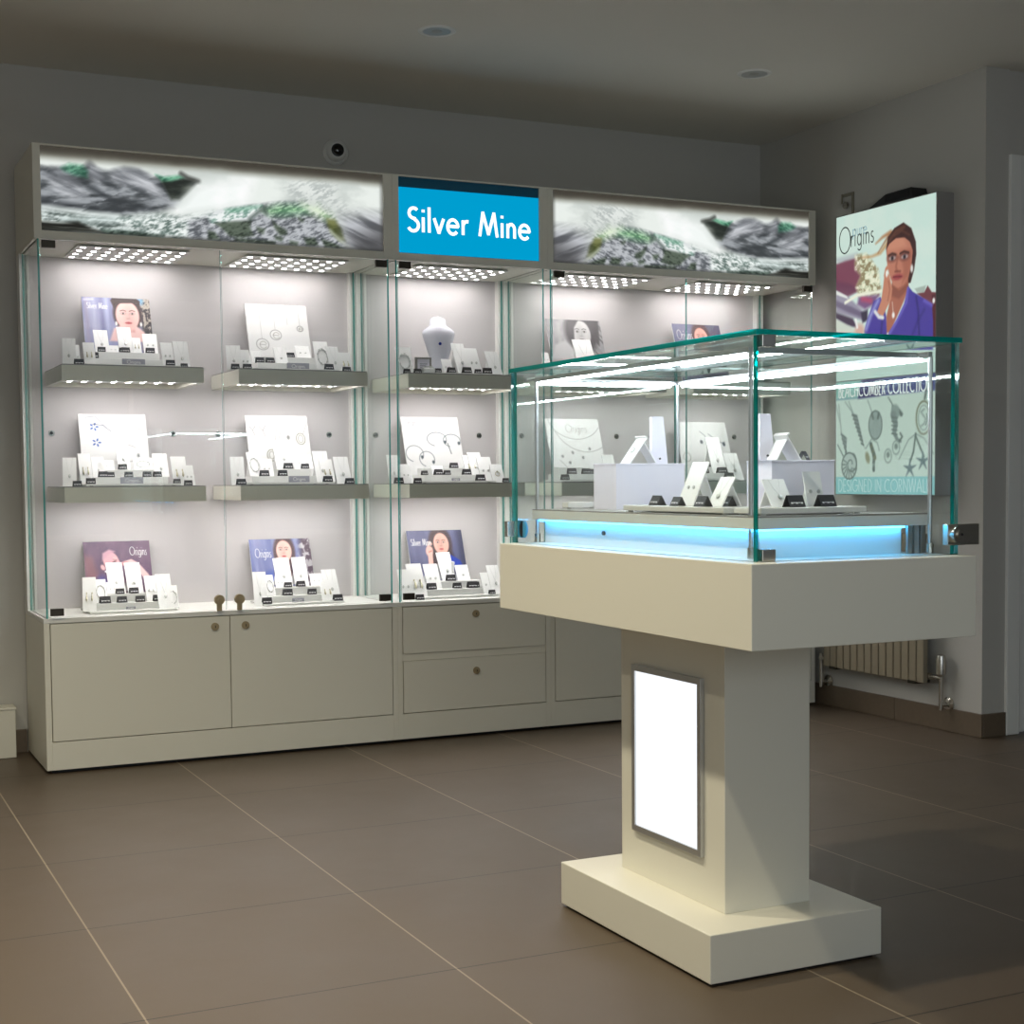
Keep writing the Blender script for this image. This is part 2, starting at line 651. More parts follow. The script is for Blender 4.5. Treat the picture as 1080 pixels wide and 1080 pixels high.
def sea_picture(w, h):
    p = Pic(w, h, 420, (225, 231, 226))

    def A(zx, zy):
        q = at(40+zx/5.684, 145+zy/5.684, 1, 0)
        return ((q[0]-.0251)/1.166, (q[2]-1.7622)/1.166)

    def B(zx, zy):
        q = at(220+zx/5.684, 155+zy/5.684, 1, 0)
        return ((q[0]-.0251)/1.166, (q[2]-1.7622)/1.166)
    PA = lambda pts, *k, **kw: p.poly([A(*q) for q in pts], *k, **kw)
    PB = lambda pts, *k, **kw: p.poly([B(*q) for q in pts], *k, **kw)
    LA = lambda pts, *k, **kw: p.line([A(*q) for q in pts], *k, **kw)
    LB_ = lambda pts, *k, **kw: p.line([B(*q) for q in pts], *k, **kw)
    X, V = p.X, p.Y
    n1 = p.noise(8, 3, 1, 5)
    n2 = .5+1.25*(.42*p.noise(30, 8, 2, 5)+.58*p.noise(110, 34, 9, 3, skew=-.3)-.5)
    # streaks that run down to the right / nearly level
    sd = p.noise(14, 11, 5, 5, skew=-.42)
    sc = p.noise(26, 5, 6, 4, skew=.55)
    hz = p.noise(9, 30, 7, 4)

    def area_mask(pts, T, soft):
        q = Pic(w, h, 420, (0, 0, 0))
        q.poly([T(*r) for r in pts], (1, 1, 1), soft)
        return q.c[..., 0]

    def tex(mask, lo, hi, t, a, b):
        k = sm(a, b, t)[..., None]
        c = np.array(lo, float)*(1-k)+np.array(hi, float)*k
        m = np.clip(mask, 0, 1)[..., None]
        p.c = p.c*(1-m)+c*m
    # soft grey in the spray
    tex(np.ones_like(X)*.5, (206, 211, 208), (252, 255, 252), n1, .3, .6)
    # left wave mass
    m = area_mask([(-30, 165), (60, 178), (150, 172), (250, 200), (312, 140), (350, 185), (430, 200), (520, 180), (610, 190), (690, 235), (740, 240),
                   (810, 350), (860, 375), (820, 425), (700, 445), (500, 475), (-30, 440)], A, .018)
    tex(m, (86, 90, 93), (176, 180, 184), sd, .32, .68)
    # falling curtains of water
    for pts, al in (([(305, 130), (345, 170), (410, 230), (400, 285), (330, 270), (300, 220)], .85),
                    ([(430, 205), (520, 180), (610, 190), (690, 245), (740, 330), (770, 370), (690, 340), (600, 300), (510, 290), (430, 260)], .9),
                    ([(20, 185), (130, 190), (250, 270), (300, 345), (200, 365), (90, 320)], .75)):
        m = area_mask(pts, A, .022)*al
        tex(m, (146, 149, 154), (220, 222, 226), sc, .3, .7)
    # dark troughs
    for pts in ([(270, 265), (340, 290), (430, 350), (520, 395), (500, 400), (400, 360), (300, 310)], [(540, 290), (640, 320), (660, 345), (590, 330)],
                [(520, 380), (680, 420), (720, 440), (640, 440)], [(380, 255), (500, 300), (480, 315), (390, 280)], [(10, 170), (60, 185), (110, 225), (60, 210)],
                [(20, 350), (150, 385), (330, 410), (380, 440), (200, 420), (20, 390)]):
        p.mix(area_mask(pts, A, .014)*.75*sm(.3, .55, n2+.1), (78, 82, 86))
    m = area_mask([(735, 245), (790, 255), (870, 240), (965, 262), (930, 300), (880, 350), (850, 375), (800, 375), (760, 300)], A, .012)
    tex(m*.95, (52, 58, 54), (100, 106, 98), sd, .30, .70)
    # green light through the crests
    m = area_mask([(140, 180), (190, 155), (270, 165), (300, 200), (295, 240), (220, 225), (160, 200)], A, .014)
    tex(m*.72, (44, 104, 80), (118, 184, 152), n2, .30, .70)
    m = area_mask([(705, 220), (760, 235), (850, 225), (880, 240), (800, 262), (745, 262)], A, .010)
    tex(m*.72, (40, 112, 86), (124, 196, 160), n2, .30, .70)
    LA([(860, 215), (900, 240), (965, 262)], .010, (72, 74, 70), .012, .8)
    # white foam lines and dark water at the foot
    m = area_mask([(-30, 410), (500, 470), (700, 450), (860, 480), (1080, 440), (1300, 560), (1300, 680), (-30, 600)], A, .02)
    tex(m*.95, (72, 84, 80), (224, 232, 230), hz*.6+n2*.4, .32, .66)
    LA([(30, 415), (150, 432), (300, 455), (480, 470)], .012, (240, 246, 244), .016, .95)
    LA([(160, 490), (350, 492), (520, 495), (700, 505)], .018, (228, 238, 236), .02, .8)
    m = area_mask([(480, 490), (700, 470), (900, 470), (1080, 440), (1080, 590), (760, 590), (560, 545)], A, .02)
    tex(m*.85, (120, 138, 132), (248, 252, 250), n2, .28, .62)
    m = area_mask([(-20, 500), (120, 510), (240, 505), (330, 545), (420, 575), (-20, 560)], A, .012)
    tex(m, (44, 44, 40), (92, 94, 88), hz, .4, .7)
    m = area_mask([(380, 545), (560, 560), (760, 585), (760, 600), (400, 580)], A, .01)
    tex(m*.8, (48, 66, 58), (110, 128, 118), n2, .4, .6)
    # burst of spray in the middle
    m = area_mask([(1000, 270), (930, 310), (880, 370), (800, 430), (860, 470), (1080, 440), (1250, 400), (1300, 240)], A, .045)
    tex(m, (246, 250, 248), (255, 255, 255), n1, .3, .6)
    # the great right hand wave
    m = area_mask([(-120, 440), (0, 415), (100, 375), (240, 352), (320, 345), (430, 330), (600, 325), (700, 352), (770, 430), (830, 560), (850, 625), (-120, 590)], B, .016)
    tex(m, (112, 116, 121), (202, 205, 209), n2, .28, .66)
    m = area_mask([(0, 420), (100, 375), (320, 350), (300, 395), (230, 430), (120, 455), (20, 460)], B, .014)
    tex(m*.9, (150, 182, 170), (248, 252, 250), n2, .32, .64)
    for pts in ([(40, 455), (150, 445), (260, 440), (250, 480), (275, 530), (200, 545), (130, 535), (85, 490)], [(385, 440), (420, 470), (470, 500), (470, 525), (430, 530), (395, 480)],
                [(400, 530), (450, 545), (440, 565), (405, 555)], [(575, 545), (640, 545), (660, 590), (590, 590)], [(680, 550), (760, 580), (810, 605), (700, 600)],
                [(0, 500), (40, 510), (70, 555), (0, 555)], [(290, 480), (340, 490), (330, 520), (300, 510)], [(160, 545), (400, 565), (400, 585), (160, 565)],
                [(490, 560), (540, 570), (530, 592), (490, 585)], [(540, 420), (575, 435), (565, 450), (545, 440)]):
        m = area_mask(pts, B, .010)
        tex(m*.92, (58, 68, 58), (112, 124, 110), n2, .30, .68)
    m = area_mask([(325, 375), (420, 350), (520, 345), (590, 360), (600, 395), (530, 400), (450, 410), (370, 405)], B, .03)
    tex(m*.75, (112, 166, 124), (180, 232, 176), n1*.5+n2*.5, .36, .56)
    m = area_mask([(560, 335), (660, 345), (740, 405), (760, 440), (700, 440), (620, 400)], B, .03)
    tex(m*.9, (188, 214, 178), (232, 244, 222), n2, .35, .6)
    m = area_mask([(100, 375), (240, 355), (320, 350), (260, 372), (140, 390)], B, .014)
    p.mix(m*.6, (120, 180, 150))
    LB_([(250, 430), (330, 365), (350, 400)], .010, (92, 106, 100), .012, .7)
    m = area_mask([(712, 430), (760, 435), (800, 490), (825, 570), (790, 565), (740, 515), (715, 470)], B, .012)
    tex(m*.95, (84, 92, 52), (146, 150, 104), sd, .30, .70)
    LB_([(735, 505), (790, 555), (840, 600)], .010, (200, 206, 190), .012, .8)
    # spray curtain sinking to grey at the right edge
    m = area_mask([(800, 420), (900, 400), (1100, 410), (1100, 680), (850, 640), (810, 520)], B, .05)
    tex(m*.95, (112, 114, 119), (202, 204, 209), sc, .3, .7)
    m = area_mask([(860, 540), (1100, 470), (1100, 680), (860, 660)], B, .06)
    p.mix(m*.75, (96, 96, 98))
    m = area_mask([(560, 200), (760, 230), (780, 330), (880, 400), (820, 400), (720, 330), (520, 310), (480, 250)], B, .05)
    tex(m*.5, (176, 182, 182), (250, 252, 250), n2, .38, .6)
    # heavy cloud along the top
    top = .155*w/w*h/h
    p.mix(sm(.80, .93, V+.05*(n1-.5)), (150, 150, 140))
    p.mix(sm(.86, .97, V+.04*(n1-.5)), (92, 88, 80))
    p.mix((1-sm(.0, .05, V))*.5, (60, 62, 58))
    p.mix(sm(.985, 1.0, X)*.5, (90, 90, 86))
    p.c = 255*(np.clip(p.c, 0, 255)/255)**1.30
    return p


def face(p, cx, cy, s, skin=(224, 176, 160), hair=(64, 44, 36), look=0, dark=None, lips=(186, 78, 84)):
    """a head of height 2*s centred on (cx, cy)"""
    sh = tuple(v*.80 for v in skin)
    p.ell(cx, cy, .70*s, .98*s, skin, .08)
    p.ell(cx+look*.45*s, cy-.1*s, .28*s, .75*s, sh, .5, 0, .45)
    for sd in (-1, 1):
        ex = cx+sd*.27*s+look*.12*s
        p.line([(ex-.16*s, cy+.30*s), (ex, cy+.36*s), (ex+.16*s, cy+.30*s)], .05*s, tuple(v*.9 for v in hair), .05*s, .8)
        p.ell(ex, cy+.14*s, .15*s, .085*s, tuple(v*.62 for v in skin), .5, 0, .8)
        p.ell(ex, cy+.14*s, .10*s, .05*s, (236, 228, 224), .4)
        p.ell(ex, cy+.14*s, .055*s, .06*s, (50, 40, 40), .4)
    p.line([(cx+look*.14*s+.06*s, cy+.12*s), (cx+look*.2*s+.08*s, cy-.16*s)], .05*s, sh, .07*s, .7)
    p.ell(cx+look*.16*s, cy-.19*s, .12*s, .05*s, sh, .5, 0, .9)
    p.ell(cx+look*.14*s, cy-.48*s, .19*s, .075*s, lips, .35)
    p.line([(cx+look*.14*s-.18*s, cy-.475*s), (cx+look*.14*s+.18*s, cy-.475*s)], .02*s, tuple(v*.6 for v in lips), .03*s, .8)


def lady_earrings(w, h):
    p = Pic(w, h, 110, (128, 132, 170), max(0, h/w-.66))
    n = p.noise(14, 2, 4, 3)
    p.mix((n-.25)*1.2, (178, 176, 202))
    for x, c in ((.06, (150, 140, 160)), (.17, (182, 184, 206)), (.29, (96, 98, 140)), (.36, (170, 178, 212))):
        p.line([(x, -.1), (x-.01, 1)], .05, c, .05, .55)
    p.mix(sm(.80, .9, p.X), (54, 48, 54))
    n2 = p.noise(30, 20, 9, 3)
    p.mix(sm(.80, .88, p.X)*sm(.5, .62, n2), (170, 160, 150))
    p.ell(.86, .62, .05, .06, (120, 160, 190), .5)
    p.ell(.66, .40, .215, .31, (54, 36, 38), .1)
    p.poly([(.36, -.05), (.44, .16), (.56, .22), (.76, .22), (.88, .12), (.95, -.05)], (226, 190, 186), .03)
    p.poly([(.58, .1), (.58, .3), (.74, .3), (.75, .1)], (214, 160, 154), .03)
    face(p, .655, .375, .25, (232, 186, 180), (50, 34, 36), .2)
    p.poly([(.42, .62), (.46, .50), (.56, .575), (.74, .585), (.84, .52), (.86, .62), (.7, .75), (.52, .75)], (54, 36, 38), .02)
    for x in (.48, .845):
        p.ell(x, .24, .016, .035, (240, 240, 235), .4)
    p.line([(.04, .615), (.16, .625)], .035, (215, 215, 228), .02, .6)
    return p


def lady_profile(w, h):
    p = Pic(w, h, 110, (88, 66, 92), max(0, h/w-.75))
    n = p.noise(7, 5, 6, 4)
    p.mix((n-.35)*1.4, (128, 96, 120))
    p.poly([(0, 0), (0, .55), (.12, .5), (.20, .2), (.14, 0)], (138, 92, 96), .08, .7)
    p.ell(.24, .06, .09, .13, (66, 66, 150), .5)
    # neck, head turned right, chin lifted
    p.poly([(.34, -.05), (.36, .28), (.50, .30), (.50, .12), (.60, -.05)], (212, 160, 162), .02)
    p.ell(.40, .43, .115, .150, (224, 168, 172), .08, 12)
    p.ell(.375, .50, .09, .07, (206, 160, 172), .2, 18)
    p.poly([(.49, .49), (.535, .405), (.515, .385), (.525, .345), (.50, .30), (.42, .30), (.43, .5)], (228, 176, 178), .012)
    p.ell(.45, .425, .03, .012, (90, 60, 70), .5, 10)
    p.line([(.43, .46), (.49, .45)], .010, (80, 55, 60), .01, .7)
    p.ell(.505, .352, .024, .012, (176, 74, 88), .4, 15)
    p.ell(.27, .335, .03, .045, (226, 176, 178), .3, 25)
    p.ell(.305, .27, .012, .017, (245, 245, 245), .3)
    p.poly([(.27, .44), (.28, .56), (.38, .62), (.47, .585), (.40, .56), (.33, .50)], (196, 150, 164), .03)
    # arm and bent hand
    p.line([(.62, .405), (.70, .42), (.78, .36), (.90, .19), (1.0, -.03)], .055, (232, 196, 196), .02, 1, .11)
    p.ell(.60, .39, .06, .035, (206, 150, 154), .3, 8)
    p.line([(.555, .385), (.60, .36), (.63, .35)], .025, (190, 130, 138), .02)
    p.line([(.59, .35), (.60, .29)], .02, (150, 130, 170), .02, .7)
    return p


def lady_long_hair(w, h):
    p = Pic(w, h, 110, (98, 108, 158), max(0, h/w-.66))
    n = p.noise(12, 2, 12, 3)
    p.mix((n-.3)*1.3, (150, 154, 190))
    p.line([(.18, -.05), (.14, .7)], .05, (120, 124, 166), .06, .7)
    p.ell(.33, .03, .10, .10, (74, 96, 176), .6)
    n2 = p.noise(18, 16, 14, 4)
    p.mix(sm(.76, .88, p.X)*.9, (86, 68, 78))
    p.mix(sm(.74, .86, p.X)*sm(.5, .64, n2)*.9, (188, 186, 190))
    p.line([(.86, .58), (.90, .42), (.96, .38)], .02, (205, 200, 205), .02, .8)
    p.ell(.56, .44, .175, .30, (74, 48, 50), .12)
    p.poly([(.40, .50), (.36, .0), (.50, -.05), (.66, -.05), (.74, .02), (.70, .48)], (70, 44, 48), .05)
    p.poly([(.48, -.05), (.49, .28), (.62, .28), (.63, -.05)], (222, 170, 158), .02)
    face(p, .555, .455, .18, (236, 188, 176), (60, 40, 40), -.2)
    p.ell(.445, .29, .05, .06, (234, 206, 200), .25)
    p.line([(.45, .26), (.43, .1), (.40, -.03)], .07, (228, 200, 196), .02)
    p.poly([(.30, -.05), (.38, .10), (.47, -.05)], (88, 120, 204), .03)
    p.poly([(.66, .2), (.70, -.02), (.86, -.02), (.80, .14)], (60, 78, 168), .05, .8)
    return p


def lady_blue_jacket(w, h):
    p = Pic(w, h, 110, (76, 80, 116), max(0, h/w-.66))
    n = p.noise(10, 2, 15, 4)
    p.mix((n-.3)*1.2, (112, 112, 146))
    p.mix(sm(.84, .96, p.X)*.6, (42, 44, 66))
    p.ell(.585, .42, .21, .30, (64, 46, 50), .12)
    p.poly([(.36, .36), (.40, -.05), (.78, -.05), (.80, .20), (.70, .5)], (58, 42, 46), .06)
    p.poly([(.54, -.05), (.55, .28), (.68, .28), (.70, .1), (.66, -.05)], (212, 152, 138), .02)
    face(p, .60, .42, .195, (226, 172, 158), (52, 36, 38), -.25)
    p.poly([(.66, -.05), (.70, .18), (.74, .23), (.90, .12), (.97, -.05)], (34, 62, 170), .03)
    p.poly([(.48, -.05), (.56, .08), (.68, -.05)], (38, 66, 172), .03)
    # raised hand
    p.line([(.36, -.05), (.37, .13), (.38, .26)], .085, (226, 178, 166), .02)
    p.ell(.37, .30, .065, .09, (228, 180, 168), .2, -12)
    p.line([(.34, .34), (.39, .45), (.42, .42)], .035, (226, 178, 166), .02)
    p.line([(.36, .28), (.41, .30)], .02, (176, 118, 110), .02)
    p.ell(.345, -.01, .07, .03, (150, 170, 215), .3)
    return p


def lady_mono(w, h):
    p = Pic(w, h, 110, (206, 204, 206), max(0, h/w-.66))
    n = p.noise(14, 9, 16, 5)
    p.mix((n-.3)*1.5, (168, 168, 172))
    n2 = p.noise(26, 4, 17, 4, skew=.8)
    p.ell(.62, .45, .30, .40, (92, 88, 92), .15)
    p.mix(sm(.5, .65, n2)*sm(.78, .84, p.X), (120, 118, 120))
    p.poly([(.5, -.05), (.52, .28), (.70, .26), (.86, -.05)], (228, 226, 226), .03)
    face(p, .62, .42, .24, (232, 230, 230), (70, 66, 70), -.25, lips=(110, 100, 104))
    p.poly([(.42, .75), (.40, .45), (.46, .25), (.50, .52), (.60, .66), (.78, .62), (.84, .30), (.92, .2), (.98, .75)], (98, 94, 98), .03)
    p.poly([(.0, -.05), (.1, .2), (.3, .28), (.45, .1), (.52, -.05)], (222, 222, 224), .05)
    p.c = p.c*.80
    return p


def lady_dark(w, h):
    p = Pic(w, h, 100, (92, 96, 128), max(0, h/w-.66))
    n = p.noise(8, 6, 18, 4)
    p.mix((n-.3)*1.3, (126, 120, 142))
    p.mix(sm(.35, .5, p.X)*.5, (60, 52, 66))
    p.ell(.57, .36, .20, .34, (70, 40, 42), .12)
    p.poly([(.48, -.05), (.5, .25), (.64, .25), (.66, -.05)], (206, 140, 126), .02)
    face(p, .57, .40, .20, (222, 158, 144), (56, 34, 36), 0)
    p.poly([(.28, -.05), (.4, .12), (.52, .05), (.64, .05), (.78, .12), (.9, -.05)], (60, 60, 110), .03)
    return p


def sketch_board(w, h, kind):
    p = Pic(w, h, 110, (250, 250, 250))
    a = p.a
    g = (170, 172, 172)
    if kind == 'pendants':
        for x, y, r in ((.22, .42, .10), (.45, .56, .09), (.86, .66, .05)):
            p.line([(x, a), (x, y*a+r)], .008, (205, 206, 206), .01, .8)
            p.line(arc(x, y*a, r, r*.95, 0, 360, 20), .010, g, .012)
            p.line(arc(x+.01, y*a-.01, r*.55, r*.6, 20, 330, 14), .010, (188, 188, 182), .012)
            p.line([(x-r*.5, y*a), (x+r*.5, y*a-.01)], .010, g, .012, .8)
        p.line([(.66, a), (.66, .72*a)], .008, (205, 206, 206), .01, .8)
        p.ell(.78, .36*a, .02, .03, g, .5)
    elif kind == 'blues':
        for x, y in ((.22, .82), (.24, .60), (.23, .30), (.40, .26)):
            for k in range(5):
                p.ell(x+.045*math.cos(k*1.26), y*a+.045*math.sin(k*1.26), .022, .012, (70, 110, 190), .5, k*72, .85)
        p.line([(.10, .95*a), (.25, .97*a), (.40, .80*a)], .010, (190, 195, 205), .012)
        p.line([(.2, .86*a), (.36, .84*a), (.46, .76*a)], .010, (120, 130, 140), .012, .8)
        p.line(arc(.72, .45*a, .12, .13, 40, 300, 14), .012, (196, 196, 198), .015)
        p.line([(.72, .95*a), (.85, .80*a), (.95, .78*a)], .010, (200, 202, 204), .012)
        p.ell(.84, .42*a, .02, .03, g, .5)
    elif kind == 'drops':
        for x, y, r in ((.36, .42, .09), (.86, .66, .09)):
            p.line([(x+.16, .95*a), (x+.05, y*a+r)], .010, (200, 202, 200), .012)
            p.line(arc(x, y*a, r*.8, r*1.05, 0, 360, 20), .011, (170, 172, 158), .012)
            p.line(arc(x, y*a, r*.45, r*.7, 0, 360, 16), .010, (185, 186, 176), .012)
        for x in (.10, .26):
            p.line([(x-.05, .84*a), (x, .78*a), (x+.05, .85*a)], .012, (190, 192, 190), .014)
            p.line([(x, .78*a), (x+.03, .70*a)], .012, (190, 192, 190), .014)
        p.line([(.48, .60*a), (.62, .95*a)], .010, (205, 206, 206), .012)
        p.ell(.66, .68*a, .025, .035, (176, 178, 176), .5)
    elif kind == 'bracelets':
        for x, y, rx, ry in ((.16, .44, .15, .14), (.58, .66, .17, .12), (.84, .64, .15, .11), (.36, .36, .13, .13)):
            p.line(arc(x, y*a, rx, ry, -40, 250, 20), .014, (160, 168, 172), .014, .9)
            p.ell(x+rx*.8, y*a-ry*.4, .022, .026, (120, 130, 136), .5)
        p.line([(.76, .60*a), (.80, .44*a)], .014, (140, 148, 152), .014)
    elif kind == 'necklaces':
        p.line(arc(.55, 1.05*a, .50, .42, 190, 330, 20), .012, (188, 192, 192), .014)
        p.line(arc(.70, 1.10*a, .62, .70, 195, 300, 20), .012, (190, 194, 194), .014)
        p.line([(.16, .34*a), (.30, .20*a), (.42, .05*a)], .010, (190, 194, 192), .012)
        for x, y in ((.42, .46), (.22, .40), (.60, .38), (.34, .30), (.75, .52), (.28, .18)):
            p.ell(x, y*a, .022, .026, (150, 156, 158), .5)
    else:
        p.line([(.46, .84*a), (.54, .78*a), (.62, .62*a)], .012, (150, 160, 168), .014)
        p.line([(.62, .80*a), (.72, .72*a), (.86, .64*a), (.92, .66*a)], .012, (150, 160, 168), .014)
        for x, y in ((.46, .66), (.62, .60), (.78, .60), (.90, .62)):
            p.ell(x, y*a, .025, .03, (70, 90, 110), .5)
        p.line(arc(.12, .40*a, .07, .08, 0, 360, 14), .012, (186, 188, 180), .014)
        p.ell(.40, .28*a, .03, .04, (180, 182, 180), .5)
        p.ell(.85, .25*a, .03, .03, (180, 182, 176), .5)
    p.c = 214-(250-p.c)*1.3
    return p


def seaside_poster(w, h):
    p = Pic(w, h, 190, (204, 230, 219))

    def T(zx, zy):
        q = at(875+zx/6.353, 195+zy/6.353, 0, 3.05)
        return ((-.174-q[1])/w, (q[2]-(1.4325-.10))/w)
    PT = lambda pts, *k, **kw: p.poly([T(*q) for q in pts], *k, **kw)
    LT = lambda pts, *k, **kw: p.line([T(*q) for q in pts], *k, **kw)
    n = p.noise(34, 40, 20, 4)
    n1 = p.noise(7, 8, 21, 4)
    p.mix(sm(.3, .7, n1)*.35, (224, 236, 224))
    # roofs, rocks and railings behind
    PT([(40, 530), (110, 500), (195, 478), (215, 560), (225, 640), (190, 710), (120, 745), (40, 705)], (128, 74, 92), .02)
    PT([(45, 490), (120, 470), (190, 450), (190, 480), (60, 520)], (176, 184, 188), .03, .8)
    PT([(45, 640), (150, 660), (200, 700), (120, 745), (45, 720)], (104, 58, 84), .03, .8)
    m = Pic(w, h, 190, (0, 0, 0))
    m.poly([T(*q) for q in ((175, 470), (250, 455), (330, 560), (350, 690), (340, 740), (200, 740), (180, 680), (215, 600), (175, 560))], (1, 1, 1), .03)
    k = m.c[..., 0]
    p.mix(k*.75, (214, 214, 176))
    p.mix(k*sm(.5, .6, n), (150, 138, 104))
    p.mix(k*sm(.55, .65, 1-n), (240, 240, 214))
    PT([(200, 745), (340, 730), (300, 800), (240, 830), (190, 800)], (120, 84, 128), .03)
    LT([(225, 760), (280, 770)], .03, (196, 66, 96), .03, .8)
    PT([(45, 705), (130, 745), (240, 850), (245, 910), (50, 850)], (150, 146, 164), .02)
    PT([(45, 700), (120, 740), (130, 760), (45, 730)], (228, 232, 226), .01)
    PT([(45, 770), (150, 810), (240, 860), (235, 890), (130, 850), (45, 810)], (108, 98, 124), .02)
    PT([(45, 850), (160, 890), (190, 950), (120, 940), (45, 890)], (66, 52, 74), .02)
    PT([(40, 890), (140, 940), (200, 1000), (200, 1060), (40, 1060)], (206, 216, 202), .02)
    LT([(110, 785), (190, 735), (300, 715), (350, 705)], .022, (238, 240, 220), .015)
    PT([(215, 850), (260, 830), (260, 900), (225, 920)], (50, 44, 66), .02)
    PT([(575, 690), (650, 668), (640, 720), (590, 715)], (166, 182, 172), .01)
    PT([(590, 722), (640, 715), (662, 668), (690, 712), (728, 715), (728, 1080), (690, 1080), (690, 800)], (112, 62, 68), .008)
    PT([(690, 730), (728, 725), (728, 1080), (694, 1080)], (86, 38, 46), .008)
    p.ell(*T(703, 770), .012, .018, (230, 235, 228), .4)
    # hair behind the head
    hair, hair2 = (66, 42, 40), (104, 68, 54)
    PT([(384, 420), (396, 345), (440, 285), (500, 248), (552, 285), (582, 375), (586, 455), (572, 560), (548, 650), (528, 650), (520, 560), (400, 560)], hair, .012)
    LT([(415, 312), (360, 345), (315, 388)], .030, (176, 124, 84), .02, .9, .008)
    LT([(392, 385), (345, 450), (290, 474), (225, 482)], .030, (196, 158, 112), .02, .9, .010)
    LT([(402, 335), (372, 380), (330, 450)], .018, (150, 98, 66), .015, .8, .008)
    # neck and chest
    PT([(424, 640), (532, 610), (534, 690), (500, 780), (455, 880), (410, 985), (384, 985), (385, 880), (405, 790)], (168, 104, 84), .012)
    PT([(424, 660), (470, 700), (530, 650), (534, 690), (470, 760), (420, 740)], (128, 74, 62), .02, .7)
    # face
    PT([(386, 430), (392, 380), (430, 345), (490, 335), (540, 365), (562, 430), (556, 520), (534, 610), (500, 665), (462, 686), (432, 668), (405, 600), (390, 520)], (190, 126, 104), .012)
    PT([(480, 440), (556, 420), (552, 520), (530, 610), (490, 660), (500, 560)], (162, 98, 80), .03, .75)
    PT([(392, 390), (430, 350), (500, 340), (520, 400), (440, 430), (395, 440)], (206, 144, 118), .03, .8)
    for ex, ey in ((425, 484), (507, 474)):
        p.ell(*T(ex, ey), .046, .026, (116, 72, 66), .5)
        p.ell(*T(ex, ey+2), .028, .012, (210, 200, 196), .5)
        p.ell(*T(ex, ey+2), .014, .014, (44, 34, 40), .5)
    LT([(400, 470), (425, 455), (448, 462)], .014, (72, 44, 40), .012)
    LT([(478, 455), (505, 440), (535, 448)], .014, (72, 44, 40), .012)
    LT([(462, 480), (450, 545), (458, 572)], .012, (140, 84, 70), .02, .8)
    LT([(445, 575), (478, 574)], .014, (120, 66, 58), .014, .8)
    p.ell(*T(460, 612), .052, .020, (160, 74, 78), .4)
    LT([(432, 612), (488, 608)], .007, (104, 42, 48), .008)
    # fringe sweeping back
    PT([(384, 430), (396, 345), (440, 285), (500, 248), (552, 285), (582, 375), (584, 470), (566, 440), (548, 380), (510, 346), (450, 352), (405, 390)], hair, .010)
    LT([(405, 370), (450, 305), (505, 275)], .022, hair2, .02, .8)
    LT([(440, 335), (490, 300), (540, 330)], .012, hair2, .015, .7)
    LT([(568, 470), (560, 560), (540, 640)], .020, hair, .012)
    p.ell(*T(556, 555), .012, .026, (226, 226, 220), .4)
    # jacket
    jk, jd, jl = (72, 60, 152), (44, 36, 104), (112, 104, 196)
    PT([(532, 672), (562, 710), (620, 745), (690, 792), (698, 900), (700, 1100), (370, 1100), (405, 975), (455, 900), (505, 790)], jk, .008)
    PT([(345, 745), (300, 775), (262, 880), (235, 975), (250, 1100), (392, 1100), (388, 985), (384, 880), (372, 800)], jk, .008)
    LT([(530, 690), (520, 780), (460, 900), (408, 990)], .022, jl, .016, .8)
    LT([(585, 745), (600, 840), (605, 1000)], .014, jd, .02, .8)
    LT([(640, 830), (600, 900), (560, 1000)], .014, jd, .03, .6)
    LT([(330, 770), (280, 870), (250, 960)], .030, (176, 186, 232), .03, .7)
    LT([(360, 860), (350, 1000)], .016, jd, .02, .8)
    LT([(640, 770), (690, 800)], .022, jl, .02, .8)
    # arm and hand on the cheek
    PT([(372, 600), (385, 580), (405, 600), (425, 690), (418, 760), (390, 815), (360, 880), (322, 850), (350, 770), (362, 690)], (196, 132, 106), .010)
    LT([(378, 600), (385, 560), (395, 545)], .026, (196, 132, 106), .012)
    LT([(400, 640), (408, 700), (395, 770)], .010, (150, 92, 74), .012, .7)
    LT([(310, 845), (335, 880), (362, 885)], .026, (222, 226, 226), .014)
    p.ell(*T(388, 590), .012, .022, (240, 240, 232), .4)
    LT([(425, 780), (432, 860)], .006, (226, 216, 204), .008, .8)
    p.ell(*T(432, 868), .013, .020, (240, 240, 236), .4)
    p.ell(*T(205, 975), .05, .05, (214, 176, 160), .4)
    LT([(180, 900), (190, 950)], .02, (240, 240, 236), .012)
    return p


